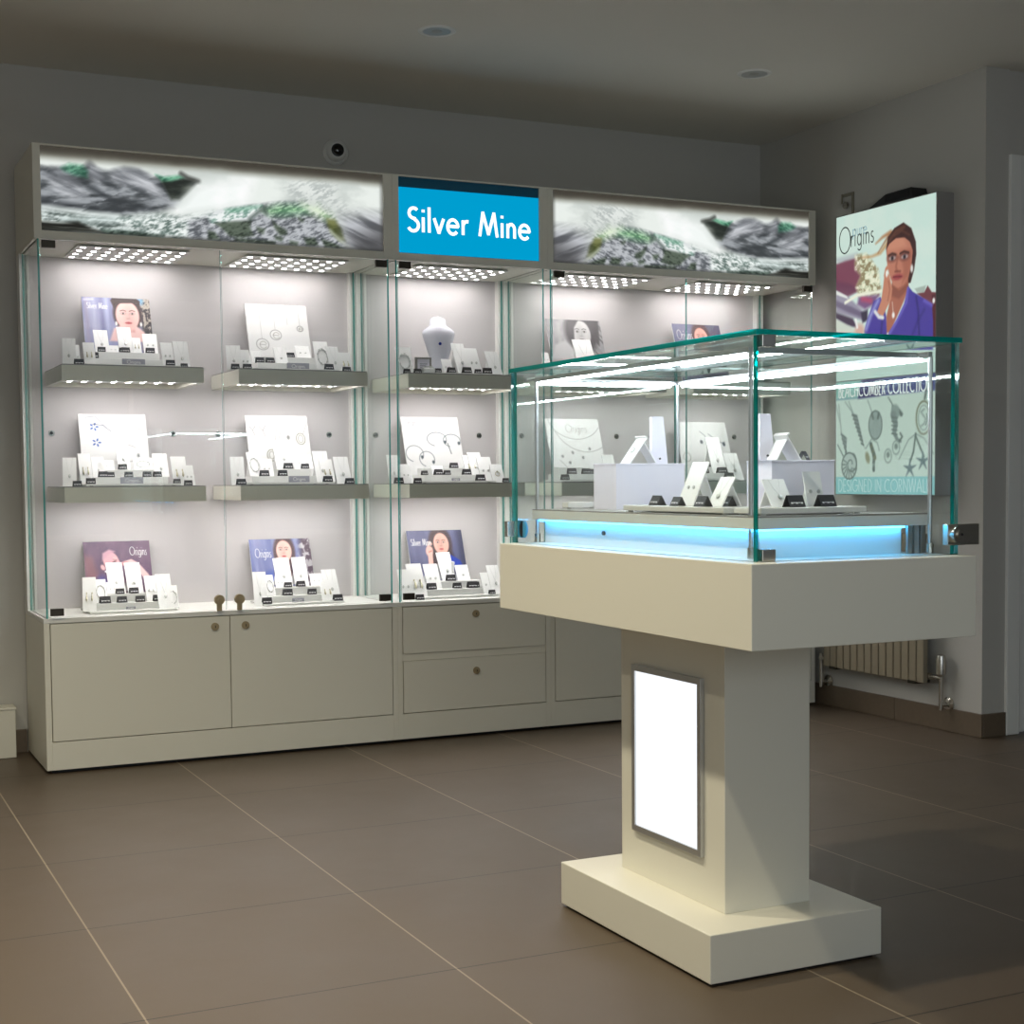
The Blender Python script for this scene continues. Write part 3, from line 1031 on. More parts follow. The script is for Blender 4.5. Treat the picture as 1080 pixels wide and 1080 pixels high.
def pendants_poster(w, h):
    p = Pic(w, h, 150, (206, 224, 212))
    a = p.a
    k, lt = (100, 115, 110), (146, 163, 156)
    T = lambda x, y: (x, y*a)
    # heading band: the lower edge of the photograph, dark
    p.poly([(-.1, .84*a), (1.1, .86*a), (1.1, 1.1*a), (-.1, 1.1*a)], (84, 92, 140), .01)
    p.poly([(-.1, .84*a), (.24, .845*a), (.30, 1.1*a), (-.1, 1.1*a)], (150, 196, 186), .02)
    p.poly([(.24, .84*a), (.30, 1.1*a), (.50, 1.1*a), (.46, .85*a)], (70, 66, 112), .02)
    # footer band
    p.mix(1-sm(.148, .155, p.Y), (146, 204, 204))

    def chain(pts, c=lt):
        p.line([T(*q) for q in pts], .009, c, .010)
    # spiral shell on two chains
    chain([(.0, .80), (.05, .62), (.06, .55), (.03, .80)])
    p.poly([T(.05, .56), T(.12, .50), T(.115, .40), T(.12, .33), T(.07, .47)], (150, 162, 158), .01)
    for i in range(5):
        p.line([T(.055+.012*i, .535-.04*i), T(.105+.003*i, .50-.04*i)], .010, k, .010)
    chain([(.10, .82), (.19, .71), (.14, .82)])
    p.poly([T(.17, .72), T(.23, .70), T(.27, .55), T(.31, .40), T(.24, .54)], (140, 152, 148), .01)
    for i in range(8):
        p.line([T(.175+.014*i, .70-.036*i), T(.225+.010*i, .685-.036*i)], .012, k, .010)
    # scallop
    chain([(.34, .82), (.39, .70), (.42, .70)])
    p.ell(*T(.42, .60), .068, .095, (156, 172, 166), .08)
    p.line([(.42+.068*math.cos(t), .60*a+.095*math.sin(t)) for t in np.linspace(0, 6.28, 24)], .009, k, .010)
    for x in (.37, .40, .44, .47):
        p.line([T(.42, .68), T(x, .53)], .007, lt, .009)
    p.line([T(.385, .70), T(.395, .66)], .02, k, .012)
    p.line([T(.455, .70), T(.445, .66)], .02, k, .012)
    # sea horse
    chain([(.55, .83), (.585, .78), (.60, .74)], k)
    p.line([T(.60, .74), T(.655, .71), T(.68, .68)], .030, k, .014)
    p.ell(*T(.62, .70), .042, .052, lt, .2)
    p.line([T(.60, .68), T(.625, .60), T(.61, .53), T(.64, .47), T(.675, .45)], .055, (132, 146, 142), .012, 1, .018)
    p.line([T(.66, .45), T(.69, .49), T(.67, .52)], .014, k, .010)
    for i in range(5):
        p.line([T(.585, .66-.035*i), T(.64, .65-.035*i)], .008, k, .009)
    # oval locket
    p.line([T(.92, .87), T(.905, .80)], .018, k, .014)
    p.line([(.895+.07*math.cos(t), .64*a+.105*math.sin(t)) for t in np.linspace(0, 6.28, 26)], .014, (134, 140, 118), .010)
    p.line([(.895+.05*math.cos(t), .64*a+.08*math.sin(t)) for t in np.linspace(0, 6.28, 26)], .008, lt, .009)
    p.line([T(.87, .57), T(.90, .59), T(.915, .63), T(.89, .66), T(.87, .69), T(.90, .71)], .012, lt, .012)
    p.line([T(.915, .58), T(.93, .62), T(.925, .67)], .008, k, .010)
    # ammonite
    chain([(.02, .44), (.05, .39), (.08, .34)], k)
    cx, cy = .145, .25*a
    p.ell(cx, cy, .078, .088, (186, 202, 194), .08)
    p.line([(cx+.08*math.cos(t), cy+.09*math.sin(t)) for t in np.linspace(0, 6.28, 26)], .010, k, .010)
    p.line([(cx+.02+(.012+.0075*t)*math.cos(t), cy+.015+(.012+.0085*t)*math.sin(t)) for t in np.linspace(0, 7.5, 30)], .008, k, .009)
    for i in range(9):
        t = 2.4+i*.42
        p.line([(cx+.03*math.cos(t), cy+.03*math.sin(t)), (cx+.074*math.cos(t+.2), cy+.084*math.sin(t+.2))], .007, k, .009)
    # drop earrings, studs, starfish on a chain
    chain([(.32, .40), (.38, .48), (.44, .45), (.46, .38)])
    for i in range(6):
        p.ell(*T(.375+.008*i, .43-.022*i), .016, .02, (128, 132, 110) if i % 2 else k, .3)
        p.ell(*T(.405+.0*i, .36-.028*i), .014, .02, k if i % 2 else lt, .3)
    p.ell(*T(.34, .32), .022, .04, (150, 152, 124), .3, 20)
    for x, y in ((.55, .33), (.63, .40)):
        p.line([(x+.035*math.cos(t), y*a+.045*math.sin(t)) for t in np.linspace(0, 6.28, 16)], .010, lt, .010)
        p.ell(*T(x, y+.01), .018, .02, k, .4, 0, .7)
    chain([(.66, .30), (.75, .46), (.82, .51), (.90, .47), (.99, .34)])
    p.line([T(.82, .51), T(.80, .36), T(.77, .28)], .014, k, .012)
    p.line([T(.82, .49), T(.87, .38), T(.90, .32)], .014, k, .012)
    for x, y in ((.765, .22), (.89, .28)):
        for i in range(5):
            t = R(90+72*i)
            p.line([(x, y*a), (x+.06*math.cos(t), y*a+.06*math.sin(t))], .030, (112, 134, 134), .010, 1, .008)
    return p


# ======================================================== THE SETTING
WY, WX, WC, CH = .47, 3.13, -.914, 2.40
struct(box('floor', (-3.0, 5.0, -7.0, WY+.1, -.06, 0), MT['floor']))
struct(box('ceiling', (-3.0, 5.0, -7.0, WY+.1, CH, CH+.06), MT['ceil']))
struct(box('wall_back', (-3.0, WX, WY, WY+.1, 0, CH), MT['wall']))
struct(box('wall_right', (WX, WX+.108, WC, WY+.1, 0, CH), MT['wall']))
struct(box('wall_left', (-3.1, -3.0, -7.1, WY+.1, 0, CH), MT['wall']))
struct(box('wall_far_right', (5.0, 5.1, -7.1, WC+.11, 0, CH), MT['wall']))
# wall the doorway stands in, set a little behind the corner
mb = MB()
mb.box(WX+.108, WX+.128, WC+.01, WC+.11, 0, CH)
mb.box(WX+.128, 4.10, WC+.01, WC+.11, 2.06, CH)
mb.box(4.10, 5.0, WC+.01, WC+.11, 0, CH)
struct(mb.build('wall_doorway', MT['wall']))
mb = MB()
mb.box(WX+.108, WX+.172, WC-.012, WC+.01, 0, 2.10)
mb.box(4.08, 4.144, WC-.012, WC+.01, 0, 2.10)
mb.box(WX+.172, 4.08, WC-.012, WC+.01, 2.04, 2.10)
struct(mb.build('trim_1', MT['white'], bevel=.004))
dr = struct(box('door_1', (WX+.174, 4.078, WC-.004, WC+.036, .006, 2.038), MT['white'], bevel=.003))
dh = MB().cyl((4.0, WC-.05, 1.0), .012, .046, 1).cyl((4.0, WC-.05, 1.0), .01, -.11, 0)
dh.build('door_handle', MT['chrome'], dr, smooth=True)
# unseen shop front wall behind the photographer, its wide window added for fill light
mb = MB()
mb.box(-3.0, -2.2, -7.1, -7.0, 0, CH)
mb.box(3.6, 5.0, -7.1, -7.0, 0, CH)
mb.box(-2.2, 3.6, -7.1, -7.0, 0, .5)
mb.box(-2.2, 3.6, -7.1, -7.0, 2.2, CH)
struct(mb.build('wall_front', MT['wall']))
wn = struct(MB().box(-2.2, 3.6, -7.06, -7.05, .5, 2.2).build('added_window_1', MT['glass']))
mb = MB()
for x in (-2.2, -.27, 1.66, 3.56):
    mb.box(x, x+.04, -7.09, -7.01, .5, 2.2)
mb.box(-2.2, 3.6, -7.09, -7.01, .5, .54).box(-2.2, 3.6, -7.09, -7.01, 2.16, 2.2)
mb.build('added_window_frame', MT['white'], wn)
# tiled skirting with a joint every tile
mb = MB()
x = -3.0
while x < WX-.012:
    x1 = min(x+.6, WX-.012)
    mb.box(x+.0012, x1-.0012, WY-.011, WY, 0, .082)
    x = x1
struct(mb.build('baseboard_back', MT['skirt'], bevel=.002))
mb = MB()
for y0, y1 in ((WC-.011, -.45), (-.447, WY-.012)):
    mb.box(WX-.011, WX, y0, y1, 0, .086)
mb.box(WX-.0, WX+.106, WC-.011, WC, 0, .086)
struct(mb.build('baseboard_right', MT['skirt'], bevel=.002))

# ======================================================== CABINETS
ZD, ZC, HT = .510, 1.735, 2.038
GE = lambda which: [MT['glass'], MT['edgeu']] if which == 'u' else [MT['glassi'], MT['edge']]
PANE_X = [1, 1, 1, 1, 0, 0]     # big faces are +-x
PANE_Y = [1, 1, 0, 0, 1, 1]
PANE_Z = [0, 0, 1, 1, 1, 1]


def led_panel(parent, x0, x1, y0, y1, z, nx=8, ny=4, r=.0088, name='led_panel', led='led'):
    pn = box(name, (x0-.02, x1+.02, y0-.015, y1+.015, z-.0045, z), MT['white'], parent)
    # one lens plate: bright octagonal chips set in a white sheet
    mb = MB()
    dx, dy = (x1-x0)/(nx-1), (y1-y0)/max(1, ny-1)
    zz = z-.0052
    for j in range(ny):
        for i in range(nx):
            cx, cy = x0+i*dx, y0+j*dy
            o = len(mb.v)
            mb.v += [(cx+sx*dx/2, cy+sy*dy/2, zz) for sx, sy in ((-1, -1), (1, -1), (1, 1), (-1, 1))]
            mb.v += [(cx+r*math.cos(R(-157.5+45*k)), cy+r*math.sin(R(-157.5+45*k)), zz) for k in range(8)]
            q = lambda k: o+4+k % 8
            mb.f += [tuple(q(k) for k in range(7, -1, -1))]
            mb.m += [1]
            for c in range(4):
                n_ = (c+1) % 4
                k = 2*c+1
                mb.f += [(o+c, q(k), q(k+1), o+n_), (o+n_, q(k+1), q(k+2))]
                mb.m += [0, 0]
            mb.f += []
    import bmesh
    bm = bmesh.new()
    vs = [bm.verts.new(v) for v in mb.v]
    for f, mi in zip(mb.f, mb.m):
        bm.faces.new([vs[k] for k in f]).material_index = mi
    bmesh.ops.remove_doubles(bm, verts=bm.verts, dist=1e-5)
    for f in bm.faces:
        if f.normal.z > 0:
            f.normal_flip()
    me = bpy.data.meshes.new('led_chips')
    bm.normal_update()
    bm.to_mesh(me)
    bm.free()
    me.materials.append(MT['white'])
    me.materials.append(MT[led])
    o = bpy.data.objects.new('led_chips', me)
    COL.objects.link(o)
    o.parent = pn
    return pn


def corner_clip(parent, x, z, name='hinge_clip'):
    return box(name, (x-.021, x+.021, -.016, -.002, z-.012, z+.012), MT['dark'], parent, .001)


def key_lock(parent, x, z, r=.0135):
    mb = MB().cyl((x, -.006, z), r, .006, 1, 20)
    mb.cyl((x, -.009, z), r*.62, .003, 1, 16)
    o = mb.build('lock', [MT['lockm']], parent, smooth=True)
    MB().box(x-.0012, x+.0012, -.0096, -.0088, z-.004, z+.004).build('keyhole', MT['black'], o)
    return o


def cabinet(x0, x1, label, sign, bays, front, left_end=False, right_end=False):
    t = thing('display_cabinet', label, 'display cabinet', ((x0+x1)/2, .22, 0))
    ox, oy = (x0+x1)/2, .22

    def P(mb):          # move a builder into the thing's frame
        mb.v = [(v[0]-ox, v[1]-oy, v[2]) for v in mb.v]
        return mb
    BY = .44
    # base carcass
    mb = MB().box(x0, x1, .019, BY, .012, ZD-.016)
    P(mb).build('carcass', MT['lam'], t)
    P(MB().box(x0, x0+.0185, 0, .0188, .012, ZD-.016)).build('front_stile', MT['lam'], t, .0008)
    P(MB().box(x1-.0185, x1, 0, .0188, .012, ZD-.016)).build('front_stile', MT['lam'], t, .0008)
    if front == 'drawers':
        P(MB().box(x0+.0186, x1-.0186, .004, .0188, .2955, .3215)).build('front_rail', MT['lam'], t, .0008)
    P(MB().box(x0+.0185, x1-.0185, 0, .0188, .012, .1035)).build('plinth_board', MT['lam'], t, .0008)
    P(MB().box(x0+.02, x1-.02, .03, BY-.02, 0, .0118)).build('plinth_foot', MT['black'], t)
    P(MB().box(x0, x1, -.001, BY, ZD-.0155, ZD)).build('deck', MT['white'], t, .001)
    # front leaves
    if front == 'drawers':
        for z0, z1, zl in ((.3225, .491, .4561), (.1065, .2945, .245)):
            d = P(MB().box(x0+.0215, x1-.0215, -.001, .018, z0, z1)).build('drawer', MT['lam'], t, .001)
            k = key_lock(d, (x0+x1)/2-ox, zl)
            k.location.y = -oy
    else:
        xm = (x0+x1)/2
        for a, b, xl in ((x0+.0215, xm-.0012, xm-.052), (xm+.0018, x1-.0215, xm+.054)):
            d = P(MB().box(a, b, -.001, .018, .1065, .491)).build('door', MT['lam'], t, .001)
            k = key_lock(d, xl-ox, .457)
            k.location.y = -oy
    # glass house
    P(MB().box(x0+.009, x0+.015, .002, .37, ZD, ZC, faces=PANE_X)).build('side_glass', GE('u'), t)
    P(MB().box(x1-.022, x1-.016, .002, .37, ZD, ZC, faces=PANE_X)).build('side_glass', GE('u'), t)
    for a, b in ((x0, x0+.033), (x1-.034, x1)):
        mb = MB().box(a, b, .385, BY, ZD, ZC).box(a, a+.009, .372, .386, ZD, ZC).box(b-.009, b, .372, .386, ZD, ZC)
        P(mb).build('rear_post', MT['white'], t)
    P(MB().box(x0+.033, x1-.034, .40, .412, ZD, ZC)).build('back_panel', MT['fabric'], t)
    # canopy
    mb = MB()
    mb.box(x0, x1, .0, BY, ZC, ZC+.006)
    mb.box(x0, x1, 0, BY, HT-.006, HT)
    mb.box(x0, x0+.0245, 0, BY, ZC+.006, HT-.006).box(x1-.033, x1, 0, BY, ZC+.006, HT-.006)
    mb.box(x0+.0245, x1-.033, 0, .02, ZC+.006, ZC+.027)
    mb.box(x0+.0245, x1-.033, BY-.01, BY, ZC+.006, HT-.006)
    P(mb).build('canopy', MT['lam'], t, .0008)
    sx0, sx1, sz0, sz1 = x0+.025, x1-.0335, ZC+.0275, HT-.0065
    sb = P(MB().box(sx0, sx1, .006, .02, sz0, sz1)).build('sign_box', MT['signdim'] if sign == 'blue' else MT['frame'], t)
    if sign == 'blue':
        P(MB().box(sx0+.001, sx1-.001, .0045, .0058, sz0+.001, sz1-.036)).build('sign_face', MT['signblue'], sb, label='lit blue sign face')
        w = sx1-sx0
        lettering('Silver Mine', .0885, sx0+.066*w-ox, sz0+.288*(sz1-sz0), .0118, .0038-oy, MT['signwhite'], sb, .868*w, .12,
                  label='white lettering')
    else:
        p = sea_picture(sx1-sx0, sz1-sz0)
        p.mesh('sea_photograph', MT['litpicture'], sb, sx0-ox, sz0, .005-oy, flip=(sign == 'flip'))
    # lamps in the ceiling
    for lx0, lx1 in bays['leds']:
        led_panel(t, lx0-ox, lx1-ox, .105-oy, .335-oy, ZC-.0002)
    # floating shelves
    for sxa, sxb in bays['shelves']:
        for zt in (1.3385, .9385):
            zb, zr = zt-.053, zt-.053+.016
            mb = MB().box(sxa, sxb, .022, .3995, zr, zt-.0035)
            mb.box(sxa, sxb, .022, .040, zb, zr).box(sxa, sxb, .3815, .3995, zb, zr)
            mb.box(sxa, sxa+.018, .040, .3815, zb, zr).box(sxb-.018, sxb, .040, .3815, zb, zr)
            s = P(mb).build('shelf', MT['lam'], t)
            P(MB().box(sxa+.002, sxb-.002, .024, .3995, zt-.0034, zt)).build('shelf_mat', MT['frame'], s)
            led_panel(s, sxa+.06-ox, sxb-.06-ox, .06-oy, .262-oy, zr-.0002, 8, 4, .0075, led='ledshelf')
    # glass doors
    gl = []
    xm = (x0+x1)/2
    gx0, gx1 = x0+.016, x1-.023
    gl = [(gx0, xm-.012, -1), (xm-.008, gx1, 1)] if len(bays['shelves']) == 2 else [(gx0, gx1, -1)]
    for a, b, side in gl:
        g = P(MB().box(a, b, -.005, .001, ZD+.004, ZC-.004, faces=PANE_Y)).build('glass_door', GE('u'), t)
        hx = (a+.026) if side < 0 else (b-.026)
        for z in (ZD+.021, ZC-.018):
            c = corner_clip(g, hx-ox, z)
            c.location.y = -oy
        if len(gl) == 2:
            kx = b-.026 if side < 0 else a+.040
            mb = MB().cyl((kx-ox, -.02-oy, ZD+.039), .017, .015, 1, 20).cyl((kx-ox, -.024-oy, ZD+.039), .008, .004, 1, 14)
            mb.box(kx-ox-.008, kx-ox+.008, -.016-oy, -.006-oy, ZD+.001, ZD+.03)
            mb.build('door_lock', MT['lockm'], g, smooth=True)
    for bx in bays['bolts']:
        mb = MB().cyl((bx-ox, .3975-oy, 1.1245), .011, .002, 1, 18, m=1).cyl((bx-ox, .391-oy, 1.1245), .006, .007, 1, 14, m=0)
        mb.build('panel_bolt', [MT['black'], MT['chrome']], t)
    return t


cabinet(0, 1.2249, 'wide white display cabinet beside the white floor box, stormy sea photograph on top', 'sea',
        dict(leds=[(.17, .50), (.735, 1.07)], shelves=[(.079, .545), (.665, 1.132)], bolts=[.097, .520, .686, 1.111]), 'doors', True)
cabinet(1.2251, 1.8429, 'narrow white display cabinet in the middle under the blue lit shop sign, with two drawers', 'blue',
        dict(leds=[(1.37, 1.70)], shelves=[(1.287, 1.752)], bolts=[1.298, 1.734]), 'drawers')
cabinet(1.8431, 3.076, 'wide white display cabinet behind the glass counter, sea photograph on top, nearest the radiator', 'flip',
        dict(leds=[(1.995, 2.325), (2.573, 2.91)], shelves=[(1.908, 2.373), (2.50, 2.966)], bolts=[1.922, 2.36, 2.525, 2.944]), 'doors', False, True)

# ======================================================== JEWELLERY GOODS
LEAN = R(30)


def strut(mb, w, h, lean, m=0):
    def loc(y, z):
        return (y*math.cos(lean)-z*math.sin(lean), y*math.sin(lean)+z*math.cos(lean))
    a = loc(.80*h*math.sin(lean)+.003, .80*h*math.cos(lean))
    b = loc(1.55*h*math.sin(lean), .0008)
    c = loc(1.55*h*math.sin(lean)+.0025, .0008)
    e = loc(.80*h*math.sin(lean)+.0055, .80*h*math.cos(lean))
    mb.prism([a, b, c, e], 0, -w/2, w/2, m)


def make_card(kind, lean=LEAN, w=.05, h=.08, m='card'):
    t = thing('jewellery_card', '', 'jewellery display', (0, 0, -5), (-lean, 0, 0))
    MB().box(-w/2, w/2, 0, .0025, 0, h).build('card', MT[m], t)
    s = MB()
    strut(s, w*.6, h, lean)
    s.build('strut', MT[m], t)
    j = MB()
    y = -.0022
    if kind == 'studs':
        for x in (-.0095, .0095):
            j.cyl((x, y, h*.42), .0036, .002, 1, 10)
    elif kind == 'pendant':
        j.tube([(-.012, -.0008, h*.99), (-.008, -.001, h*.7), (0, -.001, h*.42), (.008, -.001, h*.7), (.012, -.0008, h*.99)], .00028, 4)
        j.lathe([(.0005, -.002), (.0048, -.001), (.0048, .0005), (.0005, .0015)], (0, y, h*.34), 1, 12)
    elif kind == 'drops':
        for x in (-.010, .010):
            j.cyl((x, y, h*.52), .0022, .002, 1, 8)
            j.lathe([(.0004, .009), (.0022, .004), (.0036, -.004), (.0004, -.009)], (x, -.003, h*.38), 2, 10)
    elif kind == 'bracelet':
        j.tube([(.017*math.cos(q), -.0018, h*.45+.022*math.sin(q)) for q in np.linspace(0, 6.28, 24)[:-1]], .0013, 5, closed=True)
        for q in (0, .7, 1.4, 2.1, 2.8, 3.5, 4.2, 4.9, 5.6):
            j.cyl((.017*math.cos(q), -.0036, h*.45+.022*math.sin(q)), .0022, .003, 1, 8)
    elif kind == 'ring':
        j.tube([(.009*math.cos(q), -.0018, h*.45+.009*math.sin(q)) for q in np.linspace(0, 6.28, 18)[:-1]], .0014, 5, closed=True)
        j.lathe([(.0004, -.003), (.003, 0), (.0004, .002)], (0, -.003, h*.45+.011), 2, 8)
    j.build('jewellery', MT['goldsilver'] if kind in ('drops', 'ring') else MT['silver'], t)
    return t


def make_tag():
    t = thing('price_tag', '', 'price tag', (0, 0, -5))
    w, h, d = .033, .0215, .012
    MB().prism([(0, 0), (d-.0012, h), (d, h), (.0012, 0)], 0, -w/2, w/2) \
        .prism([(d*2-.0012, 0), (d-.0006, h), (d+.0008, h), (d*2, 0)], 0, -w/2, w/2).build('folded_card', MT['tag'], t)
    # two rows of price figures, too small in the photograph to read
    mb = MB()
    sl = d/h
    xs = -.0125
    for k, wd in enumerate((.0045, .0038, .005, .0038, .0048)):
        z0, z1 = .0062+.0012*(k % 2), .0158
        mb.add([(xs, z0*sl-.0005, z0), (xs+wd, z0*sl-.0005, z0), (xs+wd, z1*sl-.0005, z1), (xs, z1*sl-.0005, z1)], [(0, 1, 2, 3)])
        xs += wd+.0008
    mb.build('print', MT['ink'], t)
    return t


CARDS = {k: make_card(k) for k in ('studs', 'pendant', 'drops', 'bracelet', 'ring')}
KN = {'studs': 'white stud earring card', 'pendant': 'white pendant card', 'drops': 'white drop earring card',
      'bracelet': 'white bracelet card', 'ring': 'white ring card'}
TAG = make_tag()
PROTOS = list(CARDS.values())+[TAG]
ORD = ['first', 'second', 'third', 'fourth', 'fifth', 'sixth', 'seventh', 'eighth', 'ninth', 'tenth', 'eleventh', 'twelfth']


def name_plaque(x, y, z, w, label):
    t = thing('name_plaque', label, 'sign', (x, y, z))
    h = w*.29
    box('plate', (-w/2, w/2, 0, .006, 0, h), MT['greyink'], t, .0006)
    lettering('Origins', h*.52, -w*.30, h*.26, .0012, -.0006, MT['ink'], t, w*.6)
    return t


LB = R(20)


def backdrop(px0, px1, py, zs, fn, label, yb=.268, cat='picture', text=None, wide=.0):
    """picture board leaning back against nothing but its strut"""
    h = .15
    for _ in range(4):
        yt = yb+h*math.sin(LB)
        h = (at((px0+px1)/2, py, 1, yt)[2]-zs)/math.cos(LB)
    yt = yb+h*math.sin(LB)
    xa, xb = at(px0, py, 1, yt)[0], at(px1, py, 1, yt)[0]
    w = xb-xa
    t = thing('picture_board', label, cat, ((xa+xb)/2, yb, zs+.0003), (-LB, 0, 0))
    box('board', (-w/2, w/2, 0, .005, 0, h), MT['card'], t)
    fn(w, h).mesh('print', MT['picture'], t, -w/2, 0, -.0006)
    s = MB()
    strut(s, .03, h, LB)
    s.v = [(v[0], v[1]+.003, v[2]) for v in s.v]
    s.build('strut', MT['card'], t)
    if text:
        tx, hh, x0, z0, ww, m = text
        lettering(tx, hh*h, -w/2+x0*w, z0*h, .0016, -.0012, MT[m], t, ww*w)
    return t


def shelf_goods(place, ox, oy, sc, zs, tray, cards, tags, plaque=None, yf=.080, steps=True):
    """cards: (x0, x1, ytop, ybottom, kind), tags: (x0, x1, ytop, ybottom) in crop pixels"""
    X = lambda v: ox+v/sc
    Y = lambda v: oy+v/sc
    tx0 = at(X(tray[0]), Y(tray[2]), 1, yf)[0]
    tx1 = at(X(tray[1]), Y(tray[2]), 1, yf)[0]
    rows = [(.004, .0075), (.058, .030), (.108, .056)]      # offset from the tray's front edge, height of the step
    t = thing('display_riser', 'white acrylic step riser on the '+place, 'display stand', ((tx0+tx1)/2, yf, zs))
    w = (tx1-tx0)/2
    if not steps:
        rows = rows[:1]
    box('base_plate', (-w, w, 0, .178 if steps else .095, .0012, .0075), MT['acryl'], t, .001)
    mb = MB()
    for sx in (-1, 1):
        for yy in (.02, .16 if steps else .08):
            MB().cyl((sx*(w-.02), yy, 0), .006, .0012, n=12).build('foot', MT['black'], t)
    if steps:
        box('step', (-w*.80, w*.80, .055, .17, .0077, .030), MT['acryl'], t, .001)
        box('step', (-w*.66, w*.66, .105, .17, .0302, .056), MT['acryl'], t, .001)
    if plaque:
        xa, xb = at(X(plaque[0]), Y(plaque[3]), 1, yf+.03)[0], at(X(plaque[1]), Y(plaque[3]), 1, yf+.03)[0]
        name_plaque((xa+xb)/2, yf+.046, zs+.0078, xb-xa, 'small grey name plaque with white lettering, '+place)

    todo = []
    for kind_, lst in (('c', sorted(cards)), ('t', sorted(tags))):
        for i, it in enumerate(lst):
            pxc = X((it[0]+it[1])/2 + ((it[3]-it[2])*.16 if kind_ == 'c' else 0))
            yb = Y(it[3])
            best = None
            for r, (off, hz) in enumerate(rows):
                yy = yf+off+(.026 if kind_ == 'c' else .004)
                p = at(pxc, yb, 1, yy)
                ins = abs(p[0]-(tx0+tx1)/2) < w*(.97, .78, .64)[r]
                if not ins:
                    continue
                e = abs(p[2]-(zs+hz))
                if best is None or e < best[0]:
                    best = (e, yy, zs+hz, r)
            if best is None:
                best = (0, yf+(.020 if kind_ == 'c' else -.012), zs, 0)
            _, yy, zz, r = best
            yy += .0045*(i % 2)
            xc = at(pxc, yb, 1, yy)[0]
            if kind_ == 'c':
                yt = yy+.03
                top = at(X((it[0]+it[1])/2), Y(it[2]), 1, yt)
                h = max(.03, (top[2]-zz)/math.cos(LEAN))
                ww = at(X(it[1]), Y(it[2]), 1, yt)[0]-at(X(it[0]), Y(it[2]), 1, yt)[0]
                rz = -.16 if i == 0 else random.uniform(-.05, .05)
                k = it[4]
                todo.append((KN[k], r, i, CARDS[k], (xc, yy, zz+.0003), (-LEAN, 0, rz), (ww/.05, h/.08, h/.08), 'card'))
            else:
                ww = at(X(it[1]), yb, 1, yy)[0]-at(X(it[0]), yb, 1, yy)[0]
                s = min(1.25, max(.7, ww/.033))
                todo.append(('black price tag', r, i, TAG, (xc, yy-.002, zz+.0003), (0, 0, random.uniform(-.12, .12)), (s, s*.9, min(1.1, s)), 'tag'))
    STEP = ('at the foot of the riser', 'on the middle step', 'on the top step')
    for nm, r, i, proto, loc, rot, scl, kd in todo:
        same = [q for q in todo if q[0] == nm]
        row = [q for q in same if q[1] == r]
        if len(same) == 1:
            lab = f'the only {nm} on the {place}'
        elif len(row) == 1 and steps:
            lab = f'{nm} {STEP[r]}, {place}'
        else:
            lab = f'{nm}, {ORD[i]} {kd} from left, {place}'
        dup(proto, loc, rot, scl, lab, f'jewellery cards, {place}' if kd == 'card' else f'price tags, {place}')


S_, P_, D_, B_, G_ = 'studs', 'pendant', 'drops', 'bracelet', 'ring'
UP, LO, BS = 1.3386, .9386, .5101
# left cabinet, left bay
backdrop(85.5, 157, 314.5, UP, lady_earrings, 'photograph of a dark haired woman in earrings on the top left shelf',
         text=('Silver Mine', .085, .07, .84, .30, 'ink'))
shelf_goods('shelf with the earring photograph', 30, 280, 5.4, UP, (330, 878, 548),
            [(172, 248, 410, 545, P_), (240, 285, 450, 545, S_), (305, 370, 437, 528, D_), (362, 443, 365, 505, P_), (447, 508, 460, 512, S_),
             (500, 580, 348, 470, P_), (588, 636, 412, 478, D_), (642, 722, 388, 505, S_), (752, 818, 437, 540, S_), (822, 905, 428, 540, P_)],
            [(262, 318, 518, 548), (345, 400, 497, 525), (395, 440, 478, 508), (520, 565, 472, 505), (533, 580, 440, 470), (670, 720, 478, 510),
             (785, 835, 500, 538), (872, 906, 538, 562)], (540, 670, 490, 528))
backdrop(257.5, 322, 321.5, UP, lambda w, h: sketch_board(w, h, 'pendants'), 'white board drawn with hanging pendants on the top shelf under the second lamp')
shelf_goods('shelf with the hanging pendant board', 210, 290, 5.4, UP, (305, 800, 518),
            [(142, 222, 398, 522, P_), (227, 292, 425, 512, S_), (425, 495, 412, 495, P_), (548, 628, 405, 470, S_), (655, 735, 375, 497, B_),
             (738, 805, 405, 492, P_), (803, 866, 440, 505, D_), (298, 352, 432, 480, S_)],
            [(185, 230, 498, 522), (252, 300, 487, 515), (325, 372, 472, 498), (385, 432, 465, 497), (482, 520, 412, 440), (503, 545, 447, 475),
             (720, 768, 473, 505), (822, 865, 502, 528)], (510, 635, 468, 500))
backdrop(82, 153, 437, LO, lambda w, h: sketch_board(w, h, 'blues'), 'white board printed with blue flower jewellery on a middle shelf')
shelf_goods('shelf with the blue flower board', 30, 420, 5.4, LO, (330, 870, 485),
            [(172, 250, 338, 490, P_), (275, 345, 315, 470, D_), (352, 420, 335, 442, P_), (420, 480, 355, 420, S_), (487, 556, 240, 400, P_),
             (592, 700, 340, 425, B_), (697, 780, 315, 465, P_), (805, 890, 332, 480, D_), (880, 938, 382, 470, S_)],
            [(255, 305, 460, 492), (330, 383, 428, 464), (403, 455, 428, 466), (447, 492, 398, 437), (513, 562, 355, 390), (550, 597, 398, 432),
             (655, 702, 400, 435), (715, 762, 428, 464), (832, 866, 448, 482), (890, 935, 455, 492)], (530, 660, 425, 465))
backdrop(258, 323, 438.5, LO, lambda w, h: sketch_board(w, h, 'drops'), 'white board with teardrop earring sketches on a middle shelf')
